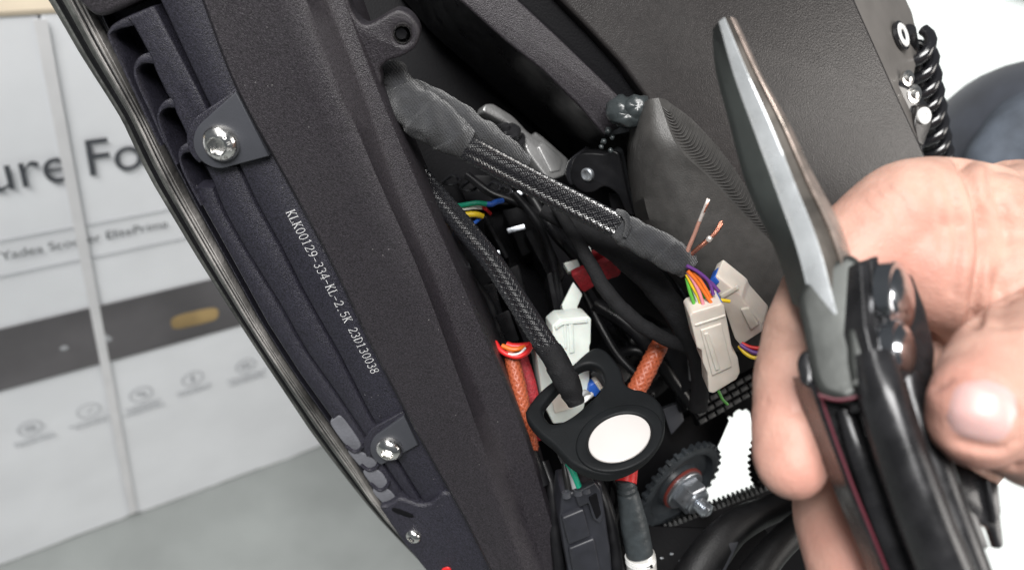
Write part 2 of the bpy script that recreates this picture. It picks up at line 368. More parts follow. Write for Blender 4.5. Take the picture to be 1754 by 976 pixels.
# ================================================================== the shipping box behind
H_ = Vector((0.813, -0.244, 0.528)); H_ = (H_ - DOWN * H_.dot(DOWN)).normalized()
class BoxPl(Pl):
    def __init__(s): s.o = C(0, 665, 600); s.u = H_; s.v = -DOWN; s.n = s.u.cross(s.v)
BP = BoxPl()
z_floor = CAM_H - BP.o.dot(DOWN)          # height of the plane's origin above the floor
hb = z_floor - 2.0                         # distance down to the carton's lower edge
base_pt = BP.pt(100, -hb - 2, 0)
box = thing('shipping_box', 'tall white printed carton standing on the grey floor behind the scooter', 'box', W(base_pt))
ytop = BP.uv(60, 24)[1]; ub = BP.uv(228, 880)[0]
def wavy(x): return 2.2 * noise.noise(Vector((x * 0.02, 0, 3))) + 1.0 * noise.noise(Vector((x * 0.09, 2, 0)))
def panel_rows(x0, x1, n, zofs):
    mb = MB(); rows = []
    for i in range(n + 1):
        x = x0 + (x1 - x0) * i / n; k = (i / n - 0.5); bow = 1.2 * (1 - 4 * k * k)
        b = -hb + wavy(x) + (3.2 if (i == 0 and x0 > 50) or (i == n and x1 < 100) else 0)
        rows.append([BP.pt(x, b, zofs + bow - 3.5), BP.pt(x, b, zofs + bow), BP.pt(x, ytop, zofs), BP.pt(x, ytop, zofs - 3.5)])
    mb.loft(rows); return mb
panel_rows(-330, ub - 0.8, 40, 0).build('front_panel', M['carton'], box)
panel_rows(ub + 0.8, 420, 40, 0.5).build('front_panel', M['carton'], box)
mb = MB(); mb.box(BP.pt(45, (ytop - hb) / 2 - 0.5, -122), BP.u * 374, BP.v * ((ytop + hb) / 2 - 1.5), BP.n * 118); mb.build('carton_body', M['carton'], box, bevel=2)
mb = MB(); mb.box(BP.pt(45, ytop + 1.4, -120), BP.u * 376, BP.v * 1.6, BP.n * 121); mb.build('top_flap', M['kraft'], box, bevel=0.5)
def on_box(name, loop, mt, lift=2.0, thick=0.25, parent=box): return plate(name, BP, loop, thick, mt, parent, lift=lift, bevel=0.02, res=0)
def box_band(name, a, b, c_, d, mt, lift=2.0): return on_box(name, [a, b, c_, d], mt, lift)
U0 = -325; U1 = 415
yb1, yb0 = BP.uv(180, 518)[1], BP.uv(200, 612)[1]
def strip(name, y0, y1, x0, x1, mt, lift): 
    return plate(name, BP, [(x0, y0), (x1, y0), (x1, y1), (x0, y1)], 0.3, mt, box, lift=lift, bevel=0.02, local=True, res=0)
strip('print_band', yb0, yb1, U0, ub - 1.2, M['band'], 1.9); strip('print_band', yb0, yb1, ub + 1.2, U1, M['band'], 2.3)
for q in ((165, 379), (160, 437)): 
    yy = BP.uv(*q)[1]; strip('rule_line', yy - 0.45, yy + 0.45, U0, ub - 1.5, M['inkgrey'], 1.8); strip('rule_line', yy - 0.45, yy + 0.45, ub + 1.5, U1, M['inkgrey'], 2.2)
strip('packing_tape', -hb + 6, ytop - 2, ub - 3.4, ub + 3.4, M['tapeclear'], 2.9)
cap = BP.uv(145, 240)[1] - BP.uv(150, 303)[1]
text('headline_print', 'Fo', BP, 147, 303, mt=M['ink'], parent=box, lift=2.6, size=cap / 0.70, sx=0.9)
text('headline_print', 'r the', BP, 236, 284, mt=M['ink'], parent=box, lift=2.6, size=cap / 0.70)
text('headline_print', 'Future', BP, 124, 308, mt=M['ink'], parent=box, lift=2.6, size=cap / 0.70, align='RIGHT', sx=0.86)
text('model_print', 'Yadea Scooter ElitePrime', BP, 2, 446, width_to=(288, 393), mt=M['ink'], parent=box, lift=2.6)
on_box('ochre_mark', smooth_loop([(293, 553), (300, 543), (335, 533), (368, 528), (374, 538), (366, 548), (330, 558), (300, 563)]), M['ochre'], 2.6)
on_box('pale_mark', smooth_loop([(170, 570), (180, 572), (192, 580), (185, 585), (172, 578)]), M['inkgrey'], 2.6)
on_box('pale_mark', smooth_loop([(102, 596), (112, 592), (118, 596), (108, 600)]), M['inkgrey'], 2.6)
rs = random.Random(3)
for i, (x, y, r) in enumerate(((52, 733, 25), (152, 703, 23), (242, 675, 22), (330, 648, 20), (421, 626, 18))):
    ux, uy = BP.uv(x, y, 2.6); R = (BP.uv(x + r, y, 2.6)[0] - ux) * 0.93
    ring = plate('icon_ring', BP, [(ux + R * math.cos(a * 0.1745), uy + R * math.sin(a * 0.1745)) for a in range(36)], 0.2, M['inkgrey'], box, lift=2.6, bevel=0.02, res=0, local=True,
          holes=[[(ux + R * 0.9 * math.cos(a * 0.1745), uy + R * 0.9 * math.sin(a * 0.1745)) for a in range(36)]])
    k = R * 0.42
    shp = [[(-1, -.5), (-.6, .6), (.5, .8), (1, 0), (.5, -.7)], [(-.6, -.8), (.9, .9), (.2, -.3)], [(-1, .7), (.6, .5), (1, -.8), (-.2, -.5)], [(-.3, -1), (.3, -1), (.2, 1), (-.2, 1)], [(-.9, -.6), (.9, -.6), (.9, .6), (-.9, .6)]][i]
    lp = smooth_loop([(ux + a * k, uy + b * k) for a, b in shp], 4)
    holes = [[(ux + a * k * 0.55, uy + b * k * 0.55) for a, b in shp]] if i in (0, 2, 4) else []
    plate('icon_symbol', BP, lp, 0.2, M['inkgrey'], box, lift=2.6, bevel=0.02, res=0, local=True, holes=holes)
    for row in range(3 if i in (2, 4) else 2):
        yy = uy - R * 1.55 - row * R * 0.42; xw = R * (1.7 if row % 2 == 0 else 1.3) * rs.uniform(0.85, 1.15); x0 = ux - xw
        mb = MB()
        while x0 < ux + xw:
            w = rs.uniform(1.2, 4.0); mb.box(BP.pt(x0 + w / 2, yy, 2.5), BP.u * (w / 2), BP.v * (R * 0.085), BP.n * 0.08); x0 += w + 0.9
        mb.build('caption_print', M['inkgrey'], box)

# ================================================================== the scooter
SC_BASE = W(C(985, 1120, 420)); SC_BASE.z = 0.0
sc = thing('electric_scooter', 'black electric scooter stood on end with its underside cover off', 'scooter', SC_BASE)
RP = Pl((380, 245, 214), (668, 767, 256), (250, 300, 219))     # top face of the ribbed side rail
def dB(y): return 1 / (1 / 192 + (1 / 262 - 1 / 192) * y / 976)
# --- frame beam
ST = [(-140, 290, 470, 512, 548), (0, 340, 518, 559, 596), (150, 398, 576, 618, 652), (300, 480, 640, 668, 715), (450, 562, 708, 732, 782), (600, 635, 765, 790, 845), (750, 714, 818, 850, 905),
      (900, 798, 868, 905, 950), (976, 836, 893, 935, 972)]
rows = []
for y, l, a, b, r in ST:
    d = dB(y); L_, A, B, R_ = C(l, y, d + 3.5), C(a, y, d), C(b, y, d + 9.0), C(r, y, d + 9.5)
    back = Vector((0.02, -0.1, 1)).normalized()
    sec = [L_ + back * 22, L_ + back * 2.5, L_ + (A - L_).normalized() * 1.5, A - (A - L_).normalized() * 7 + Vector((0, 0, 0.8)), A - (A - L_).normalized() * 2 + Vector((0, 0, 0.15)), A.lerp(B, .15) + Vector((0, 0, -0.1)), A.lerp(B, .9) + Vector((0, 0, 0.1)), B + (R_ - B) * 0.15, R_ - (R_ - B).normalized() * 1.0, R_ + back * 1.6, R_ + back * 34, L_.lerp(R_, .5) + back * 40]
    rows.append(sec)
# carry the beam on below the picture down to the floor
dv = [(q - p) / (q - p).length for p, q in zip(rows[-3], rows[-1])]
avg = sum(dv, Vector()) / len(dv)
def to_floor(p): return (CAM_H - 3 - p.dot(DOWN)) / avg.dot(DOWN)
step = max(to_floor(p) for p in rows[-1])
rows.append([p + avg * min(to_floor(p), step) for p in rows[-1]])
def densify(rows, k):
    out = []
    n = len(rows[0])
    cols = [resample([r[j] for r in rows[:-1]], 1, k)[0] for j in range(n)]
    for i in range(len(cols[0])): out.append([cols[j][i] for j in range(n)])
    out.append(rows[-1]); return out
mb = MB(); mb.loft(densify(rows, 4)); mb.build('frame_beam', M['powder'], sc, ang=50)
# --- lug with a threaded hole
LP = Pl((600, 0, 201.5), (719, 61, 206), (653, 139, 211))
lug = plate('mounting_lug', LP, smooth_loop([(560, -60), (590, -15), (602, 18), (617, 38), (630, 43), (652, 32), (669, 22), (684, 17), (702, 25), (716, 43), (719, 61), (711, 82), (690, 97), (664, 106), (651, 120), (653, 142), (640, 170), (610, 120), (570, 40), (540, -40)], 4), 7, M['powder'], sc, bevel=1.0, holes=[ell(689, 60, 15, 17)], res=3)
mb = MB(); c0 = LP.at(689, 60); rr = 15.5 / F * c0.z
mb.lathe(c0, LP.n, [(-7, rr * 1.02), (-0.4, rr * 1.02), (-0.15, rr * 0.96), (-0.4, rr * 0.9), (-2, rr * 0.86), (-6.5, rr * 0.84), (-6.6, rr * 0.1)], 32); mb.build('thread_insert', M['chrome'], lug)
mb = MB(); mb.lathe(c0, LP.n, [(-5.4, rr * 0.84), (-5.0, rr * 0.84), (-5.0, 0.05)], 32); mb.build('hole_bottom', M['dark'], lug)  # dark disc put in for the shade at the bottom
mb = MB(); mb.lathe(c0 + Vector((-0.35, -0.1, 0)), LP.n, [(-5.2, rr * 0.6), (-1.2, rr * 0.62), (-1.1, rr * 0.58), (-1.3, 0.05)], 32); mb.build('hole_shade', M['dark'], lug)  # dark plug set off centre, standing in for the shaded left inside
# --- side rail: base, layered deck edge, three ribs with grooves
def X(tab, y):
    if y <= tab[0][0]: a, b = tab[0], tab[1]
    elif y >= tab[-1][0]: a, b = tab[-2], tab[-1]
    else:
        for a, b in zip(tab, tab[1:]):
            if a[0] <= y <= b[0]: break
    return a[1] + (b[1] - a[1]) * (y - a[0]) / (b[0] - a[0])
SIL = [(-60, 40), (0, 80), (100, 138), (200, 203), (300, 250), (450, 340), (600, 437), (750, 537), (850, 615), (906, 663), (976, 734)]
EDG = [(-60, 135), (0, 163), (45, 184), (133, 228), (260, 290), (348, 335), (450, 392), (555, 450), (640, 505), (725, 566), (800, 618), (861, 653), (976, 742)]
GR1 = [(-60, 243), (0, 271), (85, 311), (168, 350), (289, 410), (348, 437), (424, 480), (500, 518), (603, 577), (718, 636), (880, 735)]
GR2 = [(200, 306), (309, 361), (361, 381), (424, 417), (525, 480), (600, 522), (677, 577), (860, 700)]
BOR = [(-60, 330), (0, 352), (150, 408), (300, 488), (450, 570), (600, 643), (750, 722), (900, 806), (976, 844)]
def ribbon(name, tl, tr, y0, y1, lift, depth, mt, parent=sc, n=26, bev=0.5, dl=0.0, dr=0.0, ofl=0, ofr=0, tiltl=0.0, ext=False, jit=0.0):
    rows = []
    for i in range(n + 1):
        y = y0 + (y1 - y0) * i / n; j = jit * noise.noise(Vector((y * 0.03, lift, ofl)))
        a, b = RP.at(X(tl, y) + dl + ofl, y + ofl * -0.0, lift - tiltl + j), RP.at(X(tr, y) + dr + ofr, y, lift + j)
        w = (b - a).normalized(); nn = RP.n
        rows.append([a - nn * depth, a - nn * bev, a + w * bev, b - w * bev, b - nn * bev, b - nn * depth])
    if ext:
        av = sum(((q - p).normalized() for p, q in zip(rows[-4], rows[-1])), Vector()) / len(rows[0])
        rows.append([p + av * ((CAM_H - 3 - p.dot(DOWN)) / av.dot(DOWN)) for p in rows[-1]])
    mb = MB(); mb.loft(rows); return mb.build(name, mt, parent, ang=50)
SR = ribbon('side_rail', EDG, BOR, -60, 976, -13, 14, M['rail'], dl=-6, ext=True)
# layers of the deck edge, left to right, stepping up towards the rail
tl = [(y, X(SIL, y)) for y, _ in SIL]
lay = [(0.0, 0.17, -16, 10, 'layer2', 0.8), (0.15, 0.31, -14.5, 10, 'dark', 0.6), (0.29, 0.44, -12.5, 9, 'layer2', 0.7), (0.43, 0.50, -10.5, 8, 'layer', 0.3), (0.505, 0.565, -10.9, 8, 'black', 0.3), (0.57, 0.62, -9.6, 8, 'layer', 0.25), (0.625, 0.67, -10.2, 8, 'black', 0.2),
       (0.675, 0.715, -9.0, 8, 'layer', 0.2), (0.72, 0.92, -12.5, 6, 'dark', 0.3), (0.925, 0.955, -8.6, 6, 'black', 0.2), (0.96, 1.0, -8.0, 6, 'rail', 0.2)]
M['layer'] = mat('worn_grey_laminate_edge', (0.22, 0.21, 0.2), 0.5, var=0.75, vscale=55, bump=0.3, bscale=600)
for f0, f1, lift, dep, mk, bv in lay:
    ta = [(y, X(SIL, y) + (X(EDG, y) - X(SIL, y)) * f0) for y in range(-60, 990, 38)]
    tb = [(y, X(SIL, y) + (X(EDG, y) - X(SIL, y)) * f1) for y in range(-60, 990, 38)]
    ribbon('deck_edge_layer', ta, tb, -60, 976, lift, dep, M[mk], sc, n=60, bev=bv, tiltl=1.0, jit=1.0 if mk in ('layer',) else 0.3, ext=(mk in ('dark', 'layer2')))
# ribs below the upper bracket
ribbon('rail_rib', EDG, GR2, 322, 874, -1.2, 7, M['rail'], SR, dl=8, dr=-1.6, bev=0.6)
ribbon('rail_rib', GR2, GR1, 286, 880, -0.2, 8, M['rail'], SR, dl=1.6, dr=-1.6, bev=0.7)
ribC = ribbon('rail_rib', GR1, BOR, -60, 890, 0.3, 8.5, M['rail'], SR, dl=1.8, dr=6, bev=0.7)
# ribs above it with the scalloped pockets
plate('rail_rib', RP, rnd([(214, 30, 4), (262, 10), (347, 172), (362, 205), (345, 225), (340, 268), (331, 262), (316, 224), (300, 192), (297, 176), (287, 165), (266, 122), (258, 99), (238, 62), (228, 44)], 5), 7, M['rail'], SR, lift=-0.2, bevel=0.7)
def fin(pts, lift, parent=SR, w=0.75, dep=11.0, mt='rail', wide=True):
    P, _ = resample([RP.at(x, y, lift) for x, y in pts], 1, 5); mb = MB(); rows = []
    for i, p in enumerate(P):
        t = (P[min(i + 1, len(P) - 1)] - P[max(i - 1, 0)]).normalized(); sd = RP.n.cross(t).normalized() * w
        dn = -RP.n
        f = i / (len(P) - 1); sd = sd * (1.9 - 1.3 * min(1, f * 2.2)) if wide else sd
        rows.append([p - sd + dn * dep, p - sd + dn * 0.35, p - sd * 0.55, p + sd * 0.55, p + sd + dn * 0.35, p + sd + dn * dep])
    mb.loft(rows); return mb.build('pocket_fin', M[mt], parent, ang=50)
fin([(240, 31), (218, 38), (199, 46), (189, 54), (187, 66), (205, 104), (240, 178), (275, 250)], -0.9)
fin([(262, 100), (246, 102), (235, 110), (231, 124), (238, 148), (262, 200), (282, 246)], -0.6)
fin([(301, 177), (286, 179), (275, 188), (271, 204), (280, 232), (302, 282)], -0.6)
fin([(327, 253), (314, 257), (308, 268), (313, 290), (330, 325), (345, 352)], -0.6)
# grey pockets lightened to look lit, between curved lips near the lower end
for lp in ([(566, 726), (573, 717), (583, 713), (600, 733), (616, 757), (617, 768), (606, 771), (589, 759)], [(596, 772), (622, 776), (645, 792), (638, 801), (621, 801), (607, 788)],
           [(622, 808), (648, 806), (664, 828), (655, 836), (640, 833)], [(638, 840), (662, 837), (680, 857), (667, 864), (654, 860)]):
    plate('lit_pocket', RP, smooth_loop(lp, 4), 3, M['pad'], SR, lift=-0.7, bevel=0.4)
for pts in ([(592, 765), (604, 774), (614, 773), (622, 764)], [(618, 797), (630, 806), (641, 804), (648, 795)], [(634, 829), (648, 840), (658, 838), (666, 828)]):
    fin(pts, 0.1, w=0.5, dep=4, wide=False)
# upper-left end block
plate('end_block', RP, rnd([(90, -40), (132, 2, 4), (160, 27, 12), (176, 29, 8), (240, 0, 8), (262, -30)], 8), 14, M['powder'], sc, lift=1.5, bevel=1.4, res=3)
# lower end block
plate('end_block', RP, rnd([(648, 868, 10), (662, 866, 6), (684, 852, 8), (721, 866, 14), (738, 862, 10), (757, 843, 6), (830, 850), (900, 980), (930, 1050), (800, 1080), (735, 985), (690, 930)], 8), 14, M['rail'], sc, lift=1.6, bevel=1.2, res=3)
plate('slot', RP, smooth_loop([(671, 872), (678, 870), (704, 880), (709, 885), (700, 886), (676, 877)], 4), 1, M['dark'], sc, lift=1.85, bevel=0.1)
bolt('bolt', RP.at(708, 917, 1.2), RP.n + Vector((-0.45, 0.25, 0)), 2.9, 1.7, sc)
plate('red_reflector', RP, smooth_loop([(756, 978), (764, 972), (772, 975), (780, 1000), (766, 1000)], 4), 2, M['red'], sc, lift=2.0, bevel=0.4)
# upper bracket with bolt
arc = [(378 + 47 * math.cos(a), 243 + 46 * math.sin(a)) for a in [math.radians(t) for t in range(222, 78, -8)]]
br = plate('bolt_bracket', RP, [(404, 157), (460, 268)] + arc[::-1], 3.2, M['bracket'], sc, lift=2.6, bevel=0.35, res=3)
arc2 = [(373 + 54 * math.cos(a), 238 + 52 * math.sin(a)) for a in [math.radians(t) for t in range(238, 120, -8)]]
plate('bracket_rim', RP, [(398, 158), (404, 170), (390, 250)] + arc2[::-1], 4, M['rail'], sc, lift=0.9, bevel=0.5)
bp = RP.at(379, 245, 2.6); ub_ = bolt('bolt', bp, RP.n + Vector((-0.1, 0.08, 0)), 5.0, 2.9, sc, hexr=0.5)
def stamp(txt, c, ax, R, a0, da, size, parent, mt, up):
    for i, ch in enumerate(txt):
        cu = bpy.data.curves.new('g', 'FONT'); cu.body = ch; cu.size = size; cu.align_x = 'CENTER'; tmp = bpy.data.objects.new('t', cu); me = bpy.data.meshes.new_from_object(tmp); bpy.data.objects.remove(tmp)
        a = math.radians(a0 + i * da); u0 = RP.u; 
        e1 = Vector((1, 0, 0)); e1 = (e1 - ax * e1.dot(ax)).normalized(); e2 = ax.cross(e1)
        rad = e1 * math.cos(a) + e2 * math.sin(a); tan = ax.cross(rad) * -1
        o = c + rad * R
        tilt = (rad - ax * 0.85).normalized()
        for v in me.vertices: v.co = W(o + tan * v.co.x + tilt * v.co.y + ax * 0.12)
        link('stamped_letter', me, mt, parent)
M['stamp'] = mat('stamped_mark', (0.9, 0.9, 0.88), 0.35, 0.6)
axb = (RP.n + Vector((-0.1, 0.08, 0))).normalized()
stamp('Tong', bp + axb * 2.85, axb, 3.3, 70, -27, 1.9, ub_, M['stamp'], None)
M['stamp2'] = mat('stamped_shadow', (0.16, 0.13, 0.12), 0.4, 0.5)
stamp('A2-70', bp + axb * 2.85, axb, 3.3, 205, 24, 1.6, ub_, M['stamp2'], None)
# lower bracket with bolt
arc = [(668 + 34 * math.cos(a), 768 + 31 * math.sin(a)) for a in [math.radians(t) for t in range(225, 110, -10)]]
plate('bolt_bracket', RP, [(692, 712), (716, 762)] + arc[::-1], 3.2, M['bracket'], sc, lift=2.2, bevel=0.35, res=3)
arc2 = [(664 + 41 * math.cos(a), 764 + 40 * math.sin(a)) for a in [math.radians(t) for t in range(232, 150, -10)]]
plate('bracket_rim', RP, [(690, 704), (696, 716), (668, 770)] + arc2[::-1], 4, M['rail'], sc, lift=1.2, bevel=0.5)
b2 = RP.at(667, 768, 2.2); lb_ = bolt('bolt', b2, RP.n + Vector((-0.18, 0.2, 0)), 4.4, 2.6, sc, hexr=0.5)
# printed serial number on the rail, drawn stroke by stroke
def arcp(cx, cy, rx, ry, a0, a1, n=9): return [(cx + rx * math.cos(math.radians(a0 + (a1 - a0) * i / n)), cy + ry * math.sin(math.radians(a0 + (a1 - a0) * i / n))) for i in range(n + 1)]
T_, N_ = 0.13, 0.06
def sf(x, y, w=0.1): return ([(x - w, y), (x + w, y)], N_)
G = {'K': [([(.13, 0), (.13, 1)], T_), sf(.13, 0.02), sf(.13, .98), ([(.13, .38), (.5, .97)], N_ + .02), sf(.5, .98, .09), ([(.24, .55), (.53, .03)], T_), sf(.53, .02, .09)],
     'L': [([(.15, 0), (.15, 1)], T_), sf(.15, .98), ([(.05, .03), (.55, .03), (.57, .25)], N_)],
     '0': [(arcp(.31, .5, .22, .48, 0, 360, 20), .1)], '1': [([(.31, 0), (.31, 1), (.15, .84)], T_ - .02), sf(.31, .02, .14)],
     '2': [(arcp(.31, .73, .2, .25, 170, -40) + [(.1, .05)], .1), ([(.08, .04), (.55, .04), (.57, .2)], .09)],
     '3': [(arcp(.29, .75, .19, .23, 150, -80), .1), (arcp(.29, .27, .22, .26, 85, -150), .1)],
     '4': [([(.43, 0), (.43, 1), (.06, .3), (.6, .3)], .09), sf(.43, .02, .1)], '5': [([(.52, .96), (.15, .96), (.12, .55)], .09), (arcp(.3, .32, .23, .3, 130, -150), .1)],
     '8': [(arcp(.31, .75, .19, .22, 0, 360, 16), .09), (arcp(.31, .26, .22, .25, 0, 360, 16), .1)], '9': [(arcp(.31, .68, .21, .29, 0, 360, 16), .1), (arcp(.2, .6, .32, .57, 5, -80), .09)],
     '-': [([(.08, .42), (.52, .42)], .09)], '.': [([(.25, .04), (.37, .04)], .14)], 'D': [([(.13, 0), (.13, 1)], T_), ([(.05, .02), (.2, .02)] + arcp(.2, .5, .36, .48, -90, 90) + [(.05, .98)], .08)], ' ': []}
S0, S1 = RP.at(489, 363, 0.3), RP.at(637, 641, 0.3); sd = (S1 - S0); slen = sd.length; sd.normalize(); su = RP.n.cross(sd)
txt = 'KLK00129-334-KL-2.5K 23D130038'; adv = slen / len(txt); gw = adv * 0.93; gh = 2.75
mb = MB()
for i, ch in enumerate(txt):
    for pts, w in G[ch]:
        P = [S0 + sd * (adv * i + x * gw / 0.62) + su * (y * gh) for x, y in pts]
        for k in range(len(P) - 1):
            t = (P[k + 1] - P[k]); ln = t.length
            if ln < 1e-4: continue
            t.normalize(); q = RP.n.cross(t) * (w * gh * 0.33)
            a, b = P[k] - t * w * 0.25, P[k + 1] + t * w * 0.25
            nn = RP.n * (0.06 + 0.004 * k)
            mb.add([a - q + nn, b - q + nn, b + q + nn, a + q + nn], [[0, 1, 2, 3]])
mb.build('serial_number', M['print'], ribC)

def sub(name, parent, label=None):
    o = bpy.data.objects.new(name, None); COL.objects.link(o); o.parent = parent; o.empty_display_size = 0.01
    if label: o['label'] = label
    return o

# --- inside of the opening: back wall, right-hand frame, cover panel
BKP = Pl((800, 300, 300), (1200, 700, 345), (1200, 200, 325))
gap = [(1249, 713), (1256, 716), (1258, 707), (1266, 701), (1272, 704), (1279, 700), (1290, 709), (1310, 760), (1310, 850), (1220, 866), (1205, 850), (1222, 790), (1238, 740)]
gap2 = [(1246, 893), (1274, 880), (1268, 905)]
gap3 = [(1173, 908), (1190, 907), (1193, 914), (1182, 912)]
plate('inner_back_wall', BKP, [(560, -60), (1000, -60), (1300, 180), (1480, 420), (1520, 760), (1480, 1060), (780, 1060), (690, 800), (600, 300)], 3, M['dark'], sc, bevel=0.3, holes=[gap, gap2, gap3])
# inner side wall with a folded ridge, right of the opening
rows = []
for (x0, y0, x1, y1, x2, y2, d0, d1, d2) in ((640, -60, 700, -40, 745, -45, 285, 262, 238), (770, 86, 735, 50, 786, 0, 300, 275, 236), (850, 160, 820, 124, 863, 69, 305, 282, 240), (930, 225, 890, 186, 930, 122, 312, 290, 244), (985, 285, 945, 236, 991, 181, 318, 296, 250), (1040, 330, 995, 275, 1040, 235, 322, 300, 254)):
    a, b, c_ = C(x0, y0, d0), C(x1, y1, d1), C(x2, y2, d2)
    rows.append([a, b + Vector((0, 0, 1)), b + Vector((1.2, -0.8, -1.5)), c_, c_ + Vector((0.6, -0.5, 0.8)), c_ + Vector((14, -8, 30)), a + Vector((10, -4, 8))])
mb = MB(); mb.loft(rows); mb.build('inner_side_wall', M['black'], sc, ang=40)
# textured frame band and the dark slot beside it
BD = Pl((786, 0, 234), (1036, 232, 252), (887, 0, 236))
plate('frame_band', BD, rnd([(728, -52, 0), (786, 0, 0), (863, 69, 0), (930, 122, 0), (991, 181, 0), (1036, 234, 4), (1070, 215, 4), (1085, 190), (1044, 149, 0), (956, 64, 0), (887, 0, 0), (830, -55, 0)], 6), 10, M['powder'], sc, bevel=0.8)
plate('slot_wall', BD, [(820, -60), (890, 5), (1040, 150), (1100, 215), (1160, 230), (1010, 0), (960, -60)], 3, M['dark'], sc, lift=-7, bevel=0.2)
# cover panel: broad satin sheet with a turned edge
PP = Pl((960, 0, 240), (1500, 60, 268), (1250, 300, 262))
pan = plate('cover_panel', PP, rnd([(905, -60, 0), (960, 0, 20), (1010, 50, 20), (1064, 108, 10), (1110, 170, 10), (1180, 330), (1240, 600), (1560, 640), (1640, 420), (1585, 262, 0), (1532, 148, 0), (1466, 0, 0), (1436, -60, 0)], 12), 7, M['panel'], sc, bevel=1.3, res=4)
# side face beyond the edge and what is bolted to it
M['sidem'] = mat('flare_lightened_side', (0.12, 0.112, 0.105), 0.45, var=0.1, vscale=80)  # base lightened to put flare on this face into the colour
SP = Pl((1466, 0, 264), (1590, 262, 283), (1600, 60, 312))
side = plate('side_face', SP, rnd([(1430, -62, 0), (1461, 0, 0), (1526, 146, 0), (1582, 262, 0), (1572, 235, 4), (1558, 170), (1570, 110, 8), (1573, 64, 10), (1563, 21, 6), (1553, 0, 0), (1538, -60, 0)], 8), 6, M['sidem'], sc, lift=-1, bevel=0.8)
c0 = SP.at(1545, 61, 0.4)
mb = MB(); mb.lathe(c0, SP.n, [(-1, 5.4), (0.25, 5.4), (0.45, 5.1), (0.45, 4.4), (0.2, 0.1)], 32); mb.build('seal_ring', M['gloss'], side)
mb = MB(); mb.lathe(c0, SP.n, [(0.2, 4.4), (0.6, 4.4), (0.85, 4.1), (0.8, 2.3), (0.3, 2.1), (0.2, 0.1)], 32); mb.build('eyelet', M['white'], side)
mb = MB(); mb.lathe(c0, SP.n, [(0.2, 2.0), (0.6, 1.9), (0.65, 0.05)], 20); mb.build('eyelet_plug', M['bsteel'], side)
# coil spring
A, B = C(1556, 74, 298), C(1600, 305, 352); ax = (B - A).normalized(); e1 = ax.cross(Vector((0, 0, 1))).normalized(); e2 = ax.cross(e1)
hp = []; turns = 9
for i in range(turns * 16 + 1):
    t = i / (turns * 16); th = 2 * math.pi * turns * t; hp.append(A.lerp(B, t) + (e1 * math.cos(th) + e2 * math.sin(th)) * 7.4)
mb = MB(); mb.tube(hp, 2.2, seg=10, sub=1); mb.build('coil_spring', M['gloss'], sc, ang=80)
mb = MB(); mb.tube([A - ax * 6, B + ax * 8], 3.4, seg=18, sub=2); mb.build('damper_rod', M['bsteel'], sc)
KP = Pl((1550, 150, 281), (1600, 150, 286), (1590, 262, 288))
kl = plate('link_plate', KP, rnd([(1536, 146, 4), (1552, 132, 8), (1572, 160, 6), (1592, 178, 10), (1596, 205, 10), (1584, 255, 8), (1578, 262, 4), (1552, 190)], 6), 4, M['gloss'], sc, lift=1, bevel=0.8)
for (x, y, r, h) in ((1555, 134, 1.7, 1.2), (1566, 161, 2.0, 1.4)): 
    mb = MB(); mb.lathe(KP.at(x, y, 1), KP.n, [(-1, r * 1.6), (0.3, r * 1.6), (0.5, r), (h, r * 0.9), (h + 0.3, r * 0.5), (h + 0.35, 0.05)], 20); mb.build('rivet', M['chrome'], kl)
plate('spacer_tab', KP, rnd([(1574, 178), (1592, 180), (1598, 210), (1582, 252), (1572, 246), (1566, 215)], 8), 2.5, M['panel'], kl, lift=3.2, bevel=0.6)
mb = MB(); mb.lathe(KP.at(1581, 199, 3.2), KP.n, [(0, 3.0), (0.8, 3.0), (1.1, 2.7), (1.1, 1.0), (0.7, 0.9), (0.6, 0.05)], 28); mb.build('washer', M['white'], kl)
# gusset block with fine ridges
GA = [(1100, 178, 238), (1092, 232, 238), (1097, 300, 240), (1118, 390, 243), (1180, 480, 247), (1260, 560, 252)]       # left/back edge
GB = [(1112, 170, 233), (1118, 236, 231), (1146, 300, 232), (1182, 390, 235), (1225, 478, 240), (1290, 570, 246)]     # left/front edge
GC = [(1128, 168, 232), (1160, 250, 229), (1218, 308, 231), (1282, 376, 236), (1345, 440, 241), (1410, 520, 247)]     # seam
GD = [(1140, 168, 234), (1192, 208, 235), (1250, 275, 238), (1300, 350, 242), (1350, 422, 246), (1420, 512, 252)]     # right edge
mb = MB(); rows = []
A_, B_, C_, D_ = (resample(CP(*g), 1, 10)[0] for g in (GA, GB, GC, GD))
for i in range(len(A_)):
    a, b, c_, d = A_[i], B_[i], C_[i], D_[i]; z = Vector((0, 0, 1))
    rows.append([a + z * 22, a, a.lerp(b, .5) - z * 0.6, b.lerp(a, .12), b.lerp(c_, .12), b.lerp(c_, .5) - z * 0.15, c_.lerp(b, .04), c_, d + z * 1.2, d + z * 22])
mb.loft(rows); gus = mb.build('gusset_block', M['gusset'], sc, ang=40)
NR = 56
for k in range(NR):
    f = 2 + k * (len(C_) - 6) / NR; i = int(f); t = f - i
    c_, d = C_[i].lerp(C_[i + 1], t), D_[i].lerp(D_[i + 1], t); c2 = C_[min(i + 2, len(C_) - 1)] - C_[i]
    al = c2.normalized(); mid = c_.lerp(d, .5) + al * 2.2 + Vector((0, 0, -0.9))
    mb = MB(); mb.tube([c_.lerp(d, 0.08) + Vector((0, 0, -0.05)), c_.lerp(d, .3) + al * 1.7 + Vector((0, 0, -0.3)), mid + Vector((0, 0, .7)), d + al * 1.0 + Vector((0, 0, 0.9))], [0.12, 0.24, 0.24, 0.12], seg=6, sub=3); mb.build('ridge', M['gusset'], gus, ang=80)
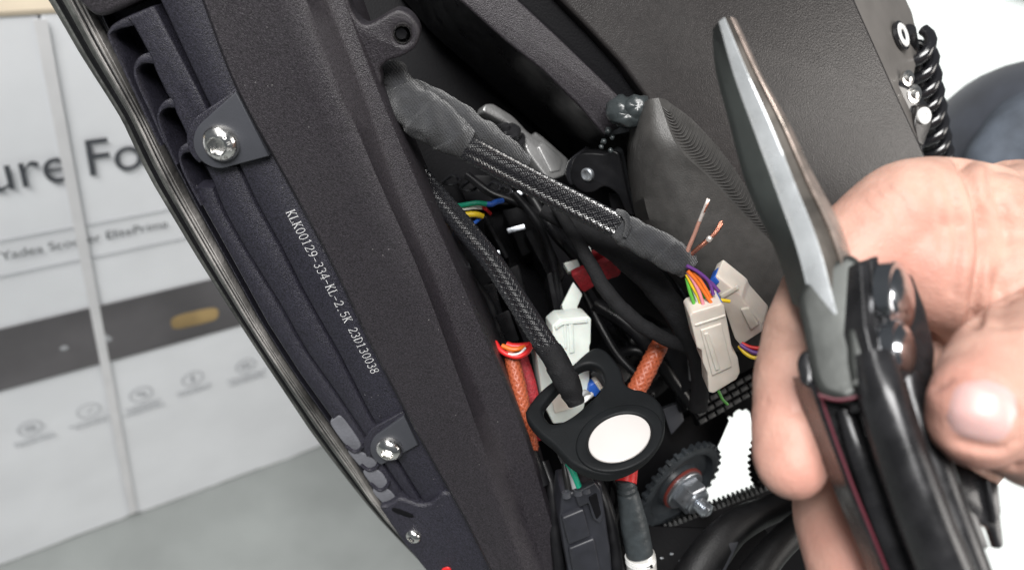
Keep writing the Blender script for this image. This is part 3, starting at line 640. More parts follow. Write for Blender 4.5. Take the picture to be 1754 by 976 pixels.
# weld blob at the top of the gusset
def blob(name, c, rx, ry, rz, mt, parent, amp=0.25, sc_=0.25, seed=0, seg=28):
    mb = MB(); vs = []; fs = []
    for i in range(seg // 2 + 1):
        ph = math.pi * i / (seg // 2)
        for j in range(seg):
            th = 2 * math.pi * j / seg; n = Vector((math.sin(ph) * math.cos(th), math.sin(ph) * math.sin(th), math.cos(ph)))
            k = 1 + amp * noise.noise(n * (1 / sc_) * 0.5 + Vector((seed, seed * 2, 0)))
            vs.append(c + Vector((n.x * rx, n.y * ry, n.z * rz)) * k)
    for i in range(seg // 2):
        for j in range(seg): fs.append([i * seg + j, i * seg + (j + 1) % seg, (i + 1) * seg + (j + 1) % seg, (i + 1) * seg + j])
    mb.add(vs, fs); return mb.build(name, mt, parent, ang=80, remove=1)
blob('weld_bead', C(1066, 190, 242), 5.0, 4.6, 4, M['weld'], sc, 0.2, 0.22, 1)
blob('weld_bead', C(1076, 200, 241), 4.6, 3.4, 3, M['weld'], sc, 0.2, 0.2, 7)
blob('weld_bead', C(1090, 188, 241), 4.8, 4.4, 4.5, M['weld'], sc, 0.2, 0.22, 4)
for i, (x, y, r) in enumerate(((1042, 225, 1.2), (1034, 243, 1.0), (1049, 236, .8), (1030, 252, .8), (1046, 258, 0.9))): blob('weld_spatter', C(x, y, 249), r, r, r, M['weld'], sc, 0.4, 0.3, i + 9, 12)
# bracket with a rivet below it
QP = Pl((985, 265, 262), (1075, 300, 258), (1010, 340, 266))
bk = plate('pivot_bracket', QP, rnd([(976, 296, 10), (979, 276, 10), (993, 262, 10), (1016, 262, 4), (1036, 264, 4), (1048, 256, 6), (1060, 262, 6), (1072, 320, 8), (1086, 372, 6), (1072, 366, 6), (1056, 330, 14), (1034, 318, 12), (1018, 330, 8), (998, 332, 12), (980, 316, 12)], 8), 6, M['black'], sc, bevel=0.7)
plate('bracket_ring', QP, smooth_loop([(967, 300), (972, 277), (990, 262), (998, 268), (984, 284), (980, 302), (986, 318), (975, 318)], 4), 10, M['gloss'], bk, lift=-1.5, bevel=1.0)
mb = MB(); mb.lathe(QP.at(1006, 299), QP.n + Vector((-.3, 0, 0)), [(-0.5, 2.3), (0.5, 2.2), (0.8, 1.7), (0.5, 1.0), (0.4, 0.05)], 24); mb.build('rivet', M['zinc'], bk)
plate('lower_web', QP, rnd([(1040, 330), (1070, 330), (1120, 420), (1200, 560), (1150, 560), (1060, 420)], 8), 4, M['black'], sc, lift=-6, bevel=0.6)
# aluminium lever
AP = Pl((830, 180, 268), (975, 285, 282), (905, 200, 276))
lev = plate('aluminium_lever', AP, rnd([(826, 190, 8), (831, 178, 5), (845, 177, 5), (880, 199, 8), (905, 226, 6), (913, 231, 3), (918, 225, 3), (930, 233, 3), (975, 273, 6), (968, 300, 4), (940, 310), (905, 262), (893, 234, 6), (868, 210, 8)], 5), 5, M['alu'], sc, bevel=0.7)
plate('lever_pocket', AP, rnd([(922, 252), (931, 242), (965, 273), (960, 292), (944, 296)], 3), 1.5, M['alu'], lev, lift=0.7, bevel=0.5)
mb = MB(); mb.lathe(AP.at(866, 224, 1), Vector((-0.05, -.75, -.66)), [(-8, 6.6), (-3, 6.6), (-2.6, 5.2), (0, 5.2), (0.6, 4.6), (0.8, 1.8), (2.2, 1.6), (2.4, 0.05)], 32); mb.build('lever_button', M['bsteel'], lev)
# black cells and relay boxes in the depth of the opening
def prism(name, pts, mt, parent, dv, bevel=0.5):
    mb = MB(); f = CP(*pts); dv = Vector(dv); mb.loft([f, [p + dv for p in f]]); return mb.build(name, mt, parent, bevel=bevel, ang=30)
ctrl = sub('controller_unit', sc, 'black finned control unit deep inside the opening behind the cables')
for pts in ([(772, 400, 283), (800, 388, 283), (852, 478, 290), (824, 492, 290)], [(806, 492, 282), (848, 484, 282), (862, 540, 286), (830, 562, 286)], [(852, 470, 284), (888, 452, 284), (906, 520, 289), (880, 548, 289)],
            [(898, 398, 280), (930, 384, 280), (968, 470, 288), (950, 496, 288)], [(936, 470, 276), (956, 460, 276), (974, 540, 280), (952, 548, 280)], [(860, 360, 288), (900, 352, 288), (930, 420, 294), (895, 440, 294)],
            [(848, 540, 276), (872, 530, 276), (890, 582, 279), (870, 590, 279)], [(876, 536, 277), (898, 530, 277), (916, 580, 280), (898, 588, 280)], [(826, 372, 279), (834, 368, 279), (872, 440, 284), (866, 444, 284)], [(780, 300, 290), (860, 300, 292), (900, 350, 296), (800, 352, 294)]):
    prism('housing_block', pts, M['black'], ctrl, (0, 4, 26), 0.7)
for (x, y, r, d) in ((850, 318, 3.2, 276), (868, 325, 2.4, 274), (810, 316, 3.0, 280), (780, 306, 2.5, 282)):
    mb = MB(); mb.tube(CP((x - 22, y + 6, d + 3), (x - 4, y - 6, d), (x + 8, y + 2, d - 1), (x - 2, y + 10, d), (x - 20, y + 8, d + 4)), 0.55, seg=8); mb.build('wire_clip', M['gloss'], ctrl)
for (x, y, w) in ((884, 392, 3), (892, 330, 2), (846, 436, 2)):
    mb = MB(); mb.box(C(x, y, 278), Vector((w, -.8, 0)), Vector((.3, .8, 0)), Vector((0, 0, 1))); mb.build('terminal', M['zinc'], ctrl, bevel=0.2)

# --- drive pulley, belts and swing arm
DRV = Vector((.55, .50, -.67)).normalized()
pu = sub('drive_pulley', sc, 'small toothed black pulley with hex nut on its axle below the tag')
pc = C(1168, 834, 299); e1 = DRV.cross(Vector((0, 0, 1))).normalized(); e2 = DRV.cross(e1)
M['pulley'] = mat('dark_nylon_pulley', (0.035, 0.041, 0.047), 0.42, var=0.2, vscale=200)
RG = 19.6; NT = 32
mb = MB(); mb.lathe(pc, DRV, [(-2, RG * 0.94), (0, RG * 0.94), (0.5, RG * 0.86), (0.2, RG * 0.78), (-2.0, RG * 0.74), (-2.2, RG * 0.5), (-0.4, RG * 0.46), (0.2, RG * 0.40), (0.2, 0.1)], 60); mb.build('pulley_disc', M['pulley'], pu, ang=30)
mb = MB(); mb.box(Vector((0, 0, 0)), e1 * 0.8, e2 * 0.75, DRV * 3.6); tooth = None
for k in range(NT):
    th = 2 * math.pi * k / NT; rr = e1 * math.cos(th) + e2 * math.sin(th); tt = DRV.cross(rr)
    mb = MB(); c0 = pc + rr * RG * 0.95 - DRV * 1.0
    mb.loft([[c0 + tt * s * w + rr * h + DRV * z for s, w, h in ((-1, 1.0, -0.6), (-1, 0.62, 1.3), (1, 0.62, 1.3), (1, 1.0, -0.6))] for z in (-1.2, 1.2)])
    mb.build('tooth', M['pulley'], pu, bevel=0.12)
mb = MB(); mb.lathe(pc, DRV, [(0, 9.0), (0.9, 9.0), (1.0, 0.1)], 40); mb.build('red_washer', mat('dark_red_washer', (0.22, 0.045, 0.035), 0.4), pu)
mb = MB(); mb.lathe(pc, DRV, [(0.8, 8.3), (2.0, 8.3), (2.3, 8.0), (2.3, 0.1)], 40); mb.build('washer', M['zinc'], pu)
def hexrow(c, R, rot=0.3): return [c + (e1 * math.cos(rot + math.pi / 3 * j) + e2 * math.sin(rot + math.pi / 3 * j)) * R for j in range(6)]
mb = MB(); mb.loft([hexrow(pc + DRV * 2.2, 6.6), hexrow(pc + DRV * 7.2, 6.6), hexrow(pc + DRV * 7.9, 5.7)]); mb.build('hex_nut', M['zinc'], pu, bevel=0.25, ang=20)
mb = MB(); mb.lathe(pc, DRV, [(7.4, 5.0), (8.8, 5.0), (9.0, 4.7), (9.0, 0.1)], 32); mb.build('lock_washer', M['zinc'], pu)
prof = []
for i in range(5): prof += [(9 + i * 0.9, 2.5), (9.45 + i * 0.9, 3.0)]
prof += [(13.6, 2.2), (14.0, 1.6), (13.6, 0.1)]
mb = MB(); mb.lathe(pc, DRV, prof, 28); mb.build('threaded_axle', M['zinc'], pu, ang=20)
# larger gear behind the finger
g2 = sub('toothed_wheel', sc, 'black toothed wheel edge seen beside the fingertip')
pc2 = C(1386, 772, 316); R2 = 25.0
mb = MB(); mb.lathe(pc2, Vector((.35, .3, -.9)).normalized(), [(-5, R2 * .95), (1, R2 * .95), (1.5, R2 * .8), (0.5, R2 * .7), (0.5, .1)], 60); mb.build('wheel_disc', M['dark'], g2)
D2 = Vector((.35, .3, -.9)).normalized(); f1 = D2.cross(Vector((0, 0, 1))).normalized(); f2 = D2.cross(f1)
for k in range(54):
    th = 2 * math.pi * k / 54; rr = f1 * math.cos(th) + f2 * math.sin(th); tt = D2.cross(rr); c0 = pc2 + rr * R2 * 0.95 - D2 * 2
    mb = MB(); mb.loft([[c0 + tt * s * w + rr * h + D2 * z for s, w, h in ((-1, 1.0, -0.6), (-1, 0.5, 1.5), (1, 0.5, 1.5), (1, 1.0, -0.6))] for z in (-3, 3)]); mb.build('tooth', M['black'], g2, bevel=0.1)
# toothed belt, ribbed outside: upper run and lower run
def belt(name, label, a, b, wv, nrow, ncol, th=1.6):
    A, B = C(*a), C(*b); t = (B - A); ln = t.length; t.normalize(); wv = Vector(wv); wv = (wv - t * wv.dot(t)); wid = wv.length; wv.normalize(); nn = t.cross(wv)
    if nn.z > 0: nn = -nn
    o = sub(name, sc, label)
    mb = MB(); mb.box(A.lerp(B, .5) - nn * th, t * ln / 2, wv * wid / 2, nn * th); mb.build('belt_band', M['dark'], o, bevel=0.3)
    for r in range(nrow):
        for k in range(ncol):
            c0 = A + t * (ln * (k + 0.5 + 0.18 * (r % 2)) / ncol) + wv * wid * ((r + .5) / nrow - .5) + nn * 0.35
            mb = MB(); mb.box(c0, t * ln / ncol * 0.40, wv * wid / nrow * 0.30, nn * 0.5); mb.build('belt_block', M['beltb'], o, bevel=0.2)
    return o
M['beltb'] = mat('scuffed_black_rubber', (0.035, 0.037, 0.038), 0.5, var=0.4, vscale=200, bump=0.3)
belt('drive_belt', 'black drive belt with three rows of blocks under the ivory connectors', (1190, 712, 292), (1306, 646, 300), (5, 7.0, 1), 3, 8)
lb = sub('lower_belt_run', sc, 'black toothed drive belt run passing below the pulley nut')
A, B = C(1120, 918, 306), C(1330, 838, 316); t = (B - A).normalized(); nn = Vector((0, 0, -1)); up = nn.cross(t).normalized(); up = up if up.y < 0 else -up
mb = MB(); mb.box(A.lerp(B, .5) - up * 1.5, t * ((B - A).length / 2), up * 4.2, Vector((0, 0, 4))); mb.build('belt_band', M['dark'], lb, bevel=0.4)
for k in range(26):
    c0 = A.lerp(B, (k + .5) / 26) + up * 2.7 - Vector((0, 0, 1)); mb = MB(); q = (B - A).length / 26 * 0.42
    mb.loft([[c0 + t * s * w + up * h + Vector((0, 0, z)) for s, w, h in ((-1, q, -.4), (-1, q * .5, 1.6), (1, q * .5, 1.6), (1, q, -.4))] for z in (-3.2, 4)]); mb.build('belt_tooth', M['beltb'], lb, bevel=0.1)
M['rubber2'] = mat('satin_black_casting', (0.010, 0.010, 0.011), 0.5, spec=0.35, bump=0.2, bscale=1800, var=0.3, vscale=200)
# swing arm pieces in the lower right of the opening
mb = MB(); mb.tube(CP((1180, 1010, 270), (1215, 950, 272), (1262, 900, 276), (1320, 872, 284), (1400, 840, 296)), [8, 7, 6, 5, 5], seg=12, flat=0.8); mb.build('swing_arm', M['rubber2'], sc, ang=60)
mb = MB(); mb.tube(CP((1280, 1010, 262), (1320, 950, 266), (1365, 905, 272), (1420, 870, 280)), [6, 5, 5, 5], seg=12); mb.build('swing_arm_brace', M['rubber2'], sc, ang=60)
prism('arm_plate', [(1208, 958, 268), (1232, 930, 268), (1266, 928, 269), (1240, 985, 268), (1210, 990, 268)], M['bracket'], sc, (0, 0, 5))
prism('arm_plate', [(1100, 900, 300), (1230, 905, 306), (1290, 880, 306), (1330, 930, 300), (1220, 1010, 292), (1090, 1000, 292)], M['dark'], sc, (0, 0, 8))
prism('inner_plate', [(1050, 770, 312), (1230, 690, 318), (1250, 720, 320), (1215, 800, 318), (1090, 940, 310), (1040, 930, 308)], M['dark'], sc, (0, 0, 6))
prism('arm_plate', [(1135, 700, 300), (1165, 690, 300), (1172, 720, 302), (1150, 745, 302)], M['bracket'], sc, (0, 0, 5))
for (x, y, d) in ((1150, 948, 284), (1133, 955, 284), (1166, 960, 283)):
    blob('grit', C(x, y, d), .8, .5, .5, M['zinc'], sc, .3, .3, int(x), 10)

# ================================================================== wiring
def wire(name, pts, r, mt, parent, seg=8, sub=6): 
    mb = MB(); mb.tube(CP(*pts), r, seg=seg, sub=sub); return mb.build(name, mt, parent, ang=70)
hn = thing('wiring_harness', 'thick black cloth-taped harness with glossy braided middle running to the ivory connectors', 'wiring harness', W(C(900, 300, 235)))
mb = MB(); mb.tube(CP((640, 118, 226), (672, 150, 224), (706, 184, 221), (742, 208, 220), (775, 232, 221), (797, 246, 223)), [4.8, 5.5, 6.2, 6.3, 5.6, 4.2], seg=40, sub=12, rfun=wrap(9.5, 0.035, 0.2, 0.16), flat=0.85); mb.build('cloth_tape_wrap', M['tape'], hn, ang=22)
mb = MB(); mb.tube(CP((700, 160, 226), (752, 188, 225), (810, 222, 227), (862, 252, 232), (900, 278, 238)), [4.6, 5.2, 4.6, 3.4, 2.4], seg=32, sub=10, rfun=wrap(11, 0.035, 0.6, 0.14), flat=0.8); mb.build('cloth_tape_wrap', M['tape'], hn, ang=22)
mb = MB(); mb.tube(CP((655, 112, 224), (672, 128, 220), (690, 150, 219)), [2.2, 4.2, 2.8], seg=24, sub=10, rfun=wrap(8, 0.09, 0.1, 0.1), flat=0.6); mb.build('tape_end', M['tape'], hn, ang=22)
braid('braided_sleeve', CP((772, 238, 223), (820, 264, 223), (890, 302, 224), (960, 338, 226), (1020, 368, 228), (1074, 396, 230)), [3.2, 3.4, 3.45, 3.45, 3.4, 3.35], hn, n=26, pitch=29, width=0.74)
mb = MB(); mb.tube(CP((1060, 386, 229), (1072, 395, 229), (1100, 410, 228), (1135, 428, 227), (1166, 448, 226), (1180, 462, 226)), [3.9, 4.4, 4.6, 4.7, 4.3, 3.2], seg=40, sub=12, rfun=wrap(10, 0.035, 0.0, 0.12), flat=0.9); mb.build('cloth_tape_wrap', M['tape'], hn, ang=22)
mb = MB(); mb.tube(CP((1056, 362, 228), (1070, 368, 224.6), (1076, 384, 223.5), (1070, 406, 224.5)), [0.9, 1.0, 0.9, 0.6], seg=10, sub=6, flat=0.5); mb.build('tape_tail', M['tape'], hn)
# coloured wires into the front connector
WS = [('purple', [(1176, 455), (1196, 466), (1214, 482), (1222, 505)], 220), ('purple', [(1178, 458), (1192, 470), (1206, 488), (1214, 510)], 222), ('orange', [(1178, 464), (1192, 480), (1206, 500), (1224, 528)], 219.5), ('pink', [(1178, 466), (1188, 482), (1198, 502), (1206, 526)], 220),
      ('yellow', [(1176, 470), (1186, 490), (1196, 508), (1204, 532)], 221), ('grass', [(1176, 476), (1182, 500), (1188, 518), (1192, 540)], 222), ('grass', [(1184, 470), (1196, 492), (1206, 510), (1214, 532)], 222.5), ('white', [(1180, 474), (1188, 496), (1196, 516), (1202, 538)], 222), ('orange', [(1182, 462), (1198, 478), (1212, 500), (1226, 522)], 221.5),
      ('yellow', [(1216, 516), (1226, 514), (1236, 514), (1250, 516)], 222), ('purple', [(1182, 460), (1204, 474), (1220, 486), (1232, 500)], 224)]
for k, pts, d in WS: wire('wire', [(x, y, d + i * 0.3) for i, (x, y) in enumerate(pts)], 0.52, M[k], hn)
# the two stripped wires standing up
w1 = wire('stripped_wire', [(1172, 446, 225), (1180, 424, 223), (1190, 400, 221), (1199, 376, 219.5)], [0.62, 0.62, 0.58, 0.55], M['tan'], hn)
for k, (ox, oy, m_) in enumerate(((0, 0, 'tinned'), (1.6, -1, 'tinned'), (-1.4, 1, 'tinned'), (0.6, 2, 'copper'), (-0.6, -2, 'tinned'))):
    wire('bare_strand', [(1198 + ox * .4, 379, 219.6 + oy * .1), (1205 + ox * .7, 362 + oy * .3, 218.6), (1210 + ox, 350 + oy, 218), (1213 + ox * 1.6, 343 + oy * 1.6, 217.8)], [0.42, 0.42, 0.38, 0.3], M[m_], w1, seg=6)
w2 = wire('stripped_wire', [(1176, 446, 225), (1188, 432, 223.5), (1202, 420, 222), (1216, 408, 221)], [0.65, 0.65, 0.68, 0.7], M['copper'], hn)
for k, (ox, oy) in enumerate(((0, 0), (1.5, 1), (-1.5, -1), (0.5, -2), (-0.6, 1.6))):
    wire('bare_strand', [(1215 + ox * .5, 409 + oy * .5, 221), (1224 + ox * .8, 400 + oy * .8, 220.4), (1231 + ox, 390 + oy, 220), (1236 + ox * 1.5, 381 + oy * 1.5, 219.8)], [0.42, 0.45, 0.42, 0.34], M['copper'], w2, seg=6)
wire('bare_strand', [(1213, 412, 220.5), (1215, 409, 220.2), (1217, 407, 220.3)], [0.8, 0.85, 0.8], M['tinned'], w2)
# connectors
def conn(name, label, parent_cat, pl, loop, thick, mt, extras=(), lift=0, group=None):
    t = thing(name, label, parent_cat, W(pl.at(*loop[0][:2])), group)
    plate('housing', pl, rnd(loop, 2.5, 3), thick, mt, t, lift=lift, bevel=0.45)
    for nm, lp, th, lf, m_ in extras: plate(nm, pl, rnd(lp, 2, 3), th, m_, t, lift=lift + lf, bevel=0.3)
    return t
FP = Pl((1182, 535, 219), (1240, 520, 218), (1215, 675, 232))
cf = conn('front_connector', 'ivory wire connector in front, bright coloured wires entering its open top', 'connector', FP, [(1181, 541), (1186, 535), (1236, 520), (1241, 524), (1255, 600), (1264, 612), (1268, 638), (1262, 650), (1222, 674), (1214, 672), (1212, 640), (1204, 622), (1202, 600), (1194, 596)], 8.5, M['white_pl'],
          [('latch', [(1200, 566), (1236, 554), (1254, 628), (1220, 644)], 1.4, 0.6, M['white_pl']), ('latch', [(1206, 572), (1214, 570), (1234, 632), (1226, 636)], 1.0, 1.0, M['white_pl']), ('rib', [(1190, 556), (1243, 539), (1244, 543), (1191, 560)], 1.0, 0.35, M['white_pl'])])
plate('blue_seal', FP, rnd([(1188, 533), (1238, 517), (1238, 523), (1190, 540)], 2, 3), 6, M['blue'], cf, lift=-1.2, bevel=0.3)
BPc = Pl((1226, 474, 226), (1305, 556, 229), (1250, 575, 236))
cb = conn('rear_connector', 'ivory wire connector behind, half covered by the front one and the fingers', 'connector', BPc, [(1216, 480), (1228, 472), (1270, 506), (1274, 516), (1307, 553), (1305, 568), (1268, 592), (1258, 580), (1240, 528)], 8.5, M['white_pl'],
          [('latch', [(1268, 530), (1282, 528), (1300, 556), (1286, 566)], 1.4, 0.8, M['white_pl']), ('rib', [(1232, 506), (1262, 490), (1266, 496), (1236, 514)], 1, 0.5, M['white_pl'])])
plate('blue_seal', BPc, rnd([(1214, 482), (1224, 474), (1232, 484), (1222, 494)], 2, 3), 5, M['blue'], cb, lift=0.4, bevel=0.3)
for k, pts in (('purple', [(1268, 590, 231), (1280, 598, 230), (1296, 604, 229), (1312, 600, 229)]), ('yellow', [(1266, 592, 232), (1276, 604, 231), (1290, 612, 230), (1310, 612, 229)]), ('red', [(1270, 588, 232), (1284, 594, 231), (1300, 596, 230), (1315, 590, 230)]), ('purple', [(1272, 592, 233), (1284, 606, 232), (1300, 616, 231), (1316, 622, 230)])):
    wire('wire', pts, 0.6, M[k], cb)
wire('wire', [(1230, 668, 233), (1234, 676, 235), (1238, 684, 237), (1246, 692, 240)], 0.45, M['grass'], cf)
# the two cloth-taped branches that drop behind the connectors
b1 = thing('taped_branch', 'flat black taped cable curving down in front of the red sleeve', 'cable', W(C(1060, 500, 250)))
mb = MB(); mb.tube(CP((950, 352, 252), (975, 390, 250), (1005, 440, 247), (1040, 500, 246), (1090, 550, 246), (1140, 580, 248), (1200, 605, 252)), [1.6, 1.9, 2.1, 2.3, 2.3, 2.2, 1.8], seg=20, sub=10, rfun=wrap(9, 0.06, .3), flat=0.6); mb.build('cloth_tape_wrap', M['tape2'], b1, ang=30)
b2_ = thing('taped_branch', 'thicker black taped cable between the braided harness and the red sleeve', 'cable', W(C(1100, 480, 250)))
mb = MB(); mb.tube(CP((930, 360, 258), (990, 388, 254), (1050, 424, 250), (1105, 470, 248), (1150, 525, 248), (1190, 590, 250), (1200, 640, 254), (1196, 700, 262)), [2.5, 3.4, 4.0, 4.2, 4.0, 3.8, 3.2, 3.0], seg=24, sub=10, rfun=wrap(14, 0.05, .1), flat=0.75); mb.build('cloth_tape_wrap', M['tape2'], b2_, ang=30)
# slim braided cable
sb_ = thing('braided_cable', 'slim black braided cable hanging into the keyhole of the tag holder', 'cable', W(C(850, 450, 245)))
braid('braided_sleeve', CP((700, 272, 250), (718, 294, 246), (752, 338, 243), (800, 396, 240), (845, 452, 238), (884, 512, 237), (915, 560, 236), (944, 604, 235)), [1.8, 2.4, 2.9, 3.05, 3.05, 3.1, 3.2, 3.2], sb_, n=22, pitch=22, width=0.72)
mb = MB(); mb.tube(CP((926, 578, 235.5), (944, 604, 235), (960, 632, 234), (974, 660, 234), (988, 690, 235)), [3.3, 3.6, 3.7, 3.7, 2.7], seg=32, sub=10, rfun=wrap(9, 0.06, .2), flat=0.9); mb.build('cloth_tape_wrap', M['tape2'], sb_, ang=24)
wire('wire', [(984, 682, 236), (994, 676, 234), (1002, 672, 235), (1008, 676, 238)], 0.9, M['grey'], sb_); wire('wire', [(986, 688, 236), (998, 686, 235), (1006, 680, 236), (1012, 676, 240)], 0.9, M['white'], sb_)
# little bundle of coloured wires between the two cables
cw = thing('coloured_wires', 'bundle of green, white, yellow and red wires glimpsed between the braided cables', 'wires', W(C(800, 360, 265)))
for k, pts, r in (('green', [(770, 354, 262), (790, 352, 260), (815, 348, 259), (836, 350, 260)], .85), ('blue', [(834, 350, 260), (842, 350, 260), (850, 346, 261), (860, 344, 264)], .95), ('white', [(772, 362, 262), (795, 358, 261), (812, 356, 261), (826, 356, 262)], .6), ('red', [(814, 354, 262), (828, 356, 262), (834, 360, 263), (840, 366, 266)], .6),
                ('yellow', [(776, 370, 261), (796, 368, 260), (814, 367, 260), (826, 370, 262)], 1.0), ('red', [(740, 380, 262), (756, 382, 260), (770, 380, 260), (784, 376, 262)], 1.2), ('blue', [(800, 384, 262), (812, 382, 262), (820, 376, 263), (826, 372, 265)], .6)): wire('wire', pts, r, M[k], cw)
# red woven sleeve and pale clips
rs_ = thing('red_sleeve', 'flat red woven sleeve crossing behind the taped cables', 'cable sleeve', W(C(1020, 475, 272)))
RSP = Pl((980, 480, 268), (1063, 462, 266), (1000, 500, 272))
plate('sleeve', RSP, rnd([(978, 472), (1000, 462), (1030, 452), (1046, 446), (1066, 462), (1062, 474), (1030, 484), (1002, 502), (996, 500)], 4), 3, M['rsleeve'], rs_, bevel=0.8)
plate('sleeve', RSP, rnd([(1010, 444), (1022, 430), (1046, 440), (1050, 452), (1020, 458)], 4), 3, M['rsleeve'], rs_, lift=-4, bevel=0.8)
def simple(name, label, cat, pts, mt, dv=(0, 1, 8), bevel=0.5, part='body', group=None):
    t = thing(name, label, cat, W(C(*pts[0])), group); prism(part, pts, mt, t, dv, bevel); return t
simple('cable_clip', 'small pale clip above the left end of the red sleeve', 'clip', [(965, 450, 270), (989, 443, 270), (994, 456, 270), (974, 466, 270)], M['white_pl2'], (0, 1, 4))
simple('cable_clip', 'sliver of white clip beside the braided harness above the red sleeve', 'clip', [(1002, 414, 270), (1012, 424, 270), (1016, 438, 270), (1006, 430, 270)], M['white_pl2'], (0, 1, 4))
pc_ = simple('pale_connector', 'pale green translucent connector just below the left end of the red sleeve', 'connector', [(982, 482, 268), (998, 504, 268), (989, 526, 269), (994, 548, 270), (970, 550, 270), (962, 522, 269)], M['white_pl2'], (0, 1, 9))
WC = Pl((947, 558, 256), (1012, 545, 258), (985, 725, 268))
wc = conn('white_connector', 'large milky connector partly behind the tag holder', 'connector', WC, [(946, 558), (960, 546), (1008, 542), (1013, 546), (1012, 588), (1010, 592), (1010, 650), (1000, 700), (985, 722), (948, 726), (930, 690), (918, 600), (926, 592), (948, 590)], 9, M['white_pl2'],
          [('rib', [(974, 552), (982, 551), (984, 604), (976, 606)], 1.2, 0.6, M['white_pl2']), ('rib', [(966, 552), (971, 551), (972, 596), (967, 598)], 1.0, 0.5, M['white_pl2']), ('collar', [(950, 558), (962, 548), (1006, 545), (1008, 553), (964, 557), (952, 566)], 1.2, 0.7, M['white_pl2']), ('keyway', [(940, 660), (978, 652), (982, 700), (950, 708)], 1.2, 0.6, M['white_pl'])])
plate('blue_wedge', WC, rnd([(1010, 660), (1018, 655), (1030, 668), (1020, 680), (1008, 674)], 2, 3), 4, M['blue'], wc, lift=2, bevel=0.4)
plate('wedge', WC, rnd([(1018, 655), (1026, 652), (1034, 664), (1028, 670)], 2, 3), 4, M['white_pl'], wc, lift=2.2, bevel=0.4)
# orange sleeves
def osleeve(nm, label, path, r, flat=1):
    t = thing(nm, label, 'cable sleeve', W(C(*path[0]))); braid('braided_sleeve', CP(*path), r, t, n=8, pitch=16, width=0.5, core=M['osleeve'], strand=M['ostrand']); return t
osleeve('orange_sleeve', 'orange braided sleeve left of the white connector, under the looped red wire', [(872, 600, 258), (880, 628, 257), (888, 665, 256), (900, 720, 257), (912, 770, 262)], [2.1, 2.4, 2.6, 2.4, 2.2])
osleeve('orange_sleeve', 'orange braided sleeve slanting out from behind the right shoulder of the tag holder', [(1134, 584, 262), (1122, 606, 260), (1106, 638, 258), (1088, 672, 258), (1075, 700, 260)], [2.6, 2.9, 3.0, 3.0, 2.8])
rw = thing('red_tape', 'dark red woven tape beside the orange sleeve left of the tag holder', 'tape', W(C(905, 650, 262)))
mb = MB(); mb.tube(CP((892, 612, 263), (906, 660, 262), (914, 710, 263), (922, 752, 266)), [2.4, 2.6, 2.6, 2.4], seg=14, flat=0.45); mb.build('tape_strip', M['rsleeve'], rw)
lw = thing('looped_wires', 'red and white wires looped in a small smile above the orange sleeve', 'wires', W(C(880, 600, 258)))
wire('wire', [(848, 586, 256), (858, 600, 254), (874, 609, 253), (890, 610, 253), (904, 602, 254), (912, 588, 257)], 0.85, M['red'], lw); wire('wire', [(850, 592, 255), (862, 603, 253.5), (876, 607, 252.6), (890, 605, 253), (900, 596, 255)], 0.4, M['white'], lw)
wire('wire', [(860, 592, 257), (876, 598, 256), (890, 597, 256), (904, 590, 258)], 0.8, M['orange'], lw)
wire('wire', [(868, 590, 258), (880, 593, 257.5), (900, 592, 257.5), (918, 588, 259)], 1.1, M['red'], lw)

# ================================================================== tag holder
TP = Pl((1061, 749, 229), (1139, 722, 231), (1030, 660, 244))
th_ = thing('tag_holder', 'matt black rubber tag holder with a keyhole slot and a white disc', 'tag holder', W(C(1040, 700, 236)))
outer = smooth_loop([(903, 697), (922, 672), (950, 648), (979, 625), (1002, 604), (1020, 594), (1037, 599), (1052, 615), (1065, 634), (1071, 655), (1084, 664), (1100, 667), (1118, 676), (1133, 692), (1139, 718), (1133, 747), (1111, 777), (1081, 799), (1043, 811), (1009, 806), (980, 793), (962, 776), (946, 759), (924, 741), (907, 722), (900, 708)], 5)
slot = smooth_loop([(929, 702), (937, 684), (960, 658), (988, 630), (1009, 622), (1027, 630), (1035, 650), (1027, 670), (1006, 690), (984, 709), (958, 723), (940, 722)], 5)
disc_loop = lambda k: [(1061 + k * (52 * math.cos(a) * math.cos(-.38) - 36 * math.sin(a) * math.sin(-.38)), 749 + k * (52 * math.cos(a) * math.sin(-.38) + 36 * math.sin(a) * math.cos(-.38))) for a in [2 * math.pi * i / 48 for i in range(48)]]
plate('holder_body', TP, outer, 4.2, M['rubber'], th_, bevel=1.1, holes=[slot, disc_loop(1.06)], res=4)
plate('holder_rim', TP, disc_loop(1.5), 1.4, M['rubber'], th_, lift=0.7, bevel=0.6, holes=[disc_loop(1.1)], res=3)
plate('white_disc', TP, disc_loop(1.07), 3.0, M['disc'], th_, lift=0.0, bevel=0.5, res=3)

# ================================================================== black sealed connector and red plug at the bottom
bc = thing('sealed_connector', 'black sealed plug connector with latch, hanging below the tag holder', 'connector', W(C(1005, 990, 262)))
for k, pts in (('black_wire', [(960, 764, 252), (966, 790, 251), (970, 815, 250), (974, 838, 250)]), ('grey', [(966, 768, 251), (974, 795, 250), (980, 815, 249.5), (985, 836, 249.5)]), ('green', [(972, 792, 250), (978, 802, 249.5), (984, 815, 249), (992, 834, 249)]), ('black_wire', [(958, 760, 252), (970, 776, 250), (978, 790, 250), (984, 800, 252)])): wire('wire', pts, 1.05, M[k], bc)
mb = MB(); mb.tube(CP((950, 740, 254), (962, 766, 251), (970, 790, 250.5)), [2.3, 2.2, 1.7], seg=16, rfun=wrap(6, .05)); mb.build('cloth_tape_wrap', M['tape'], bc, ang=30)
M['bracket3'] = mat('charcoal_plug_plastic', (0.02, 0.021, 0.027), 0.42, var=0.2, vscale=150)
SPc = Pl((965, 850, 250), (1035, 830, 250), (1000, 976, 264))
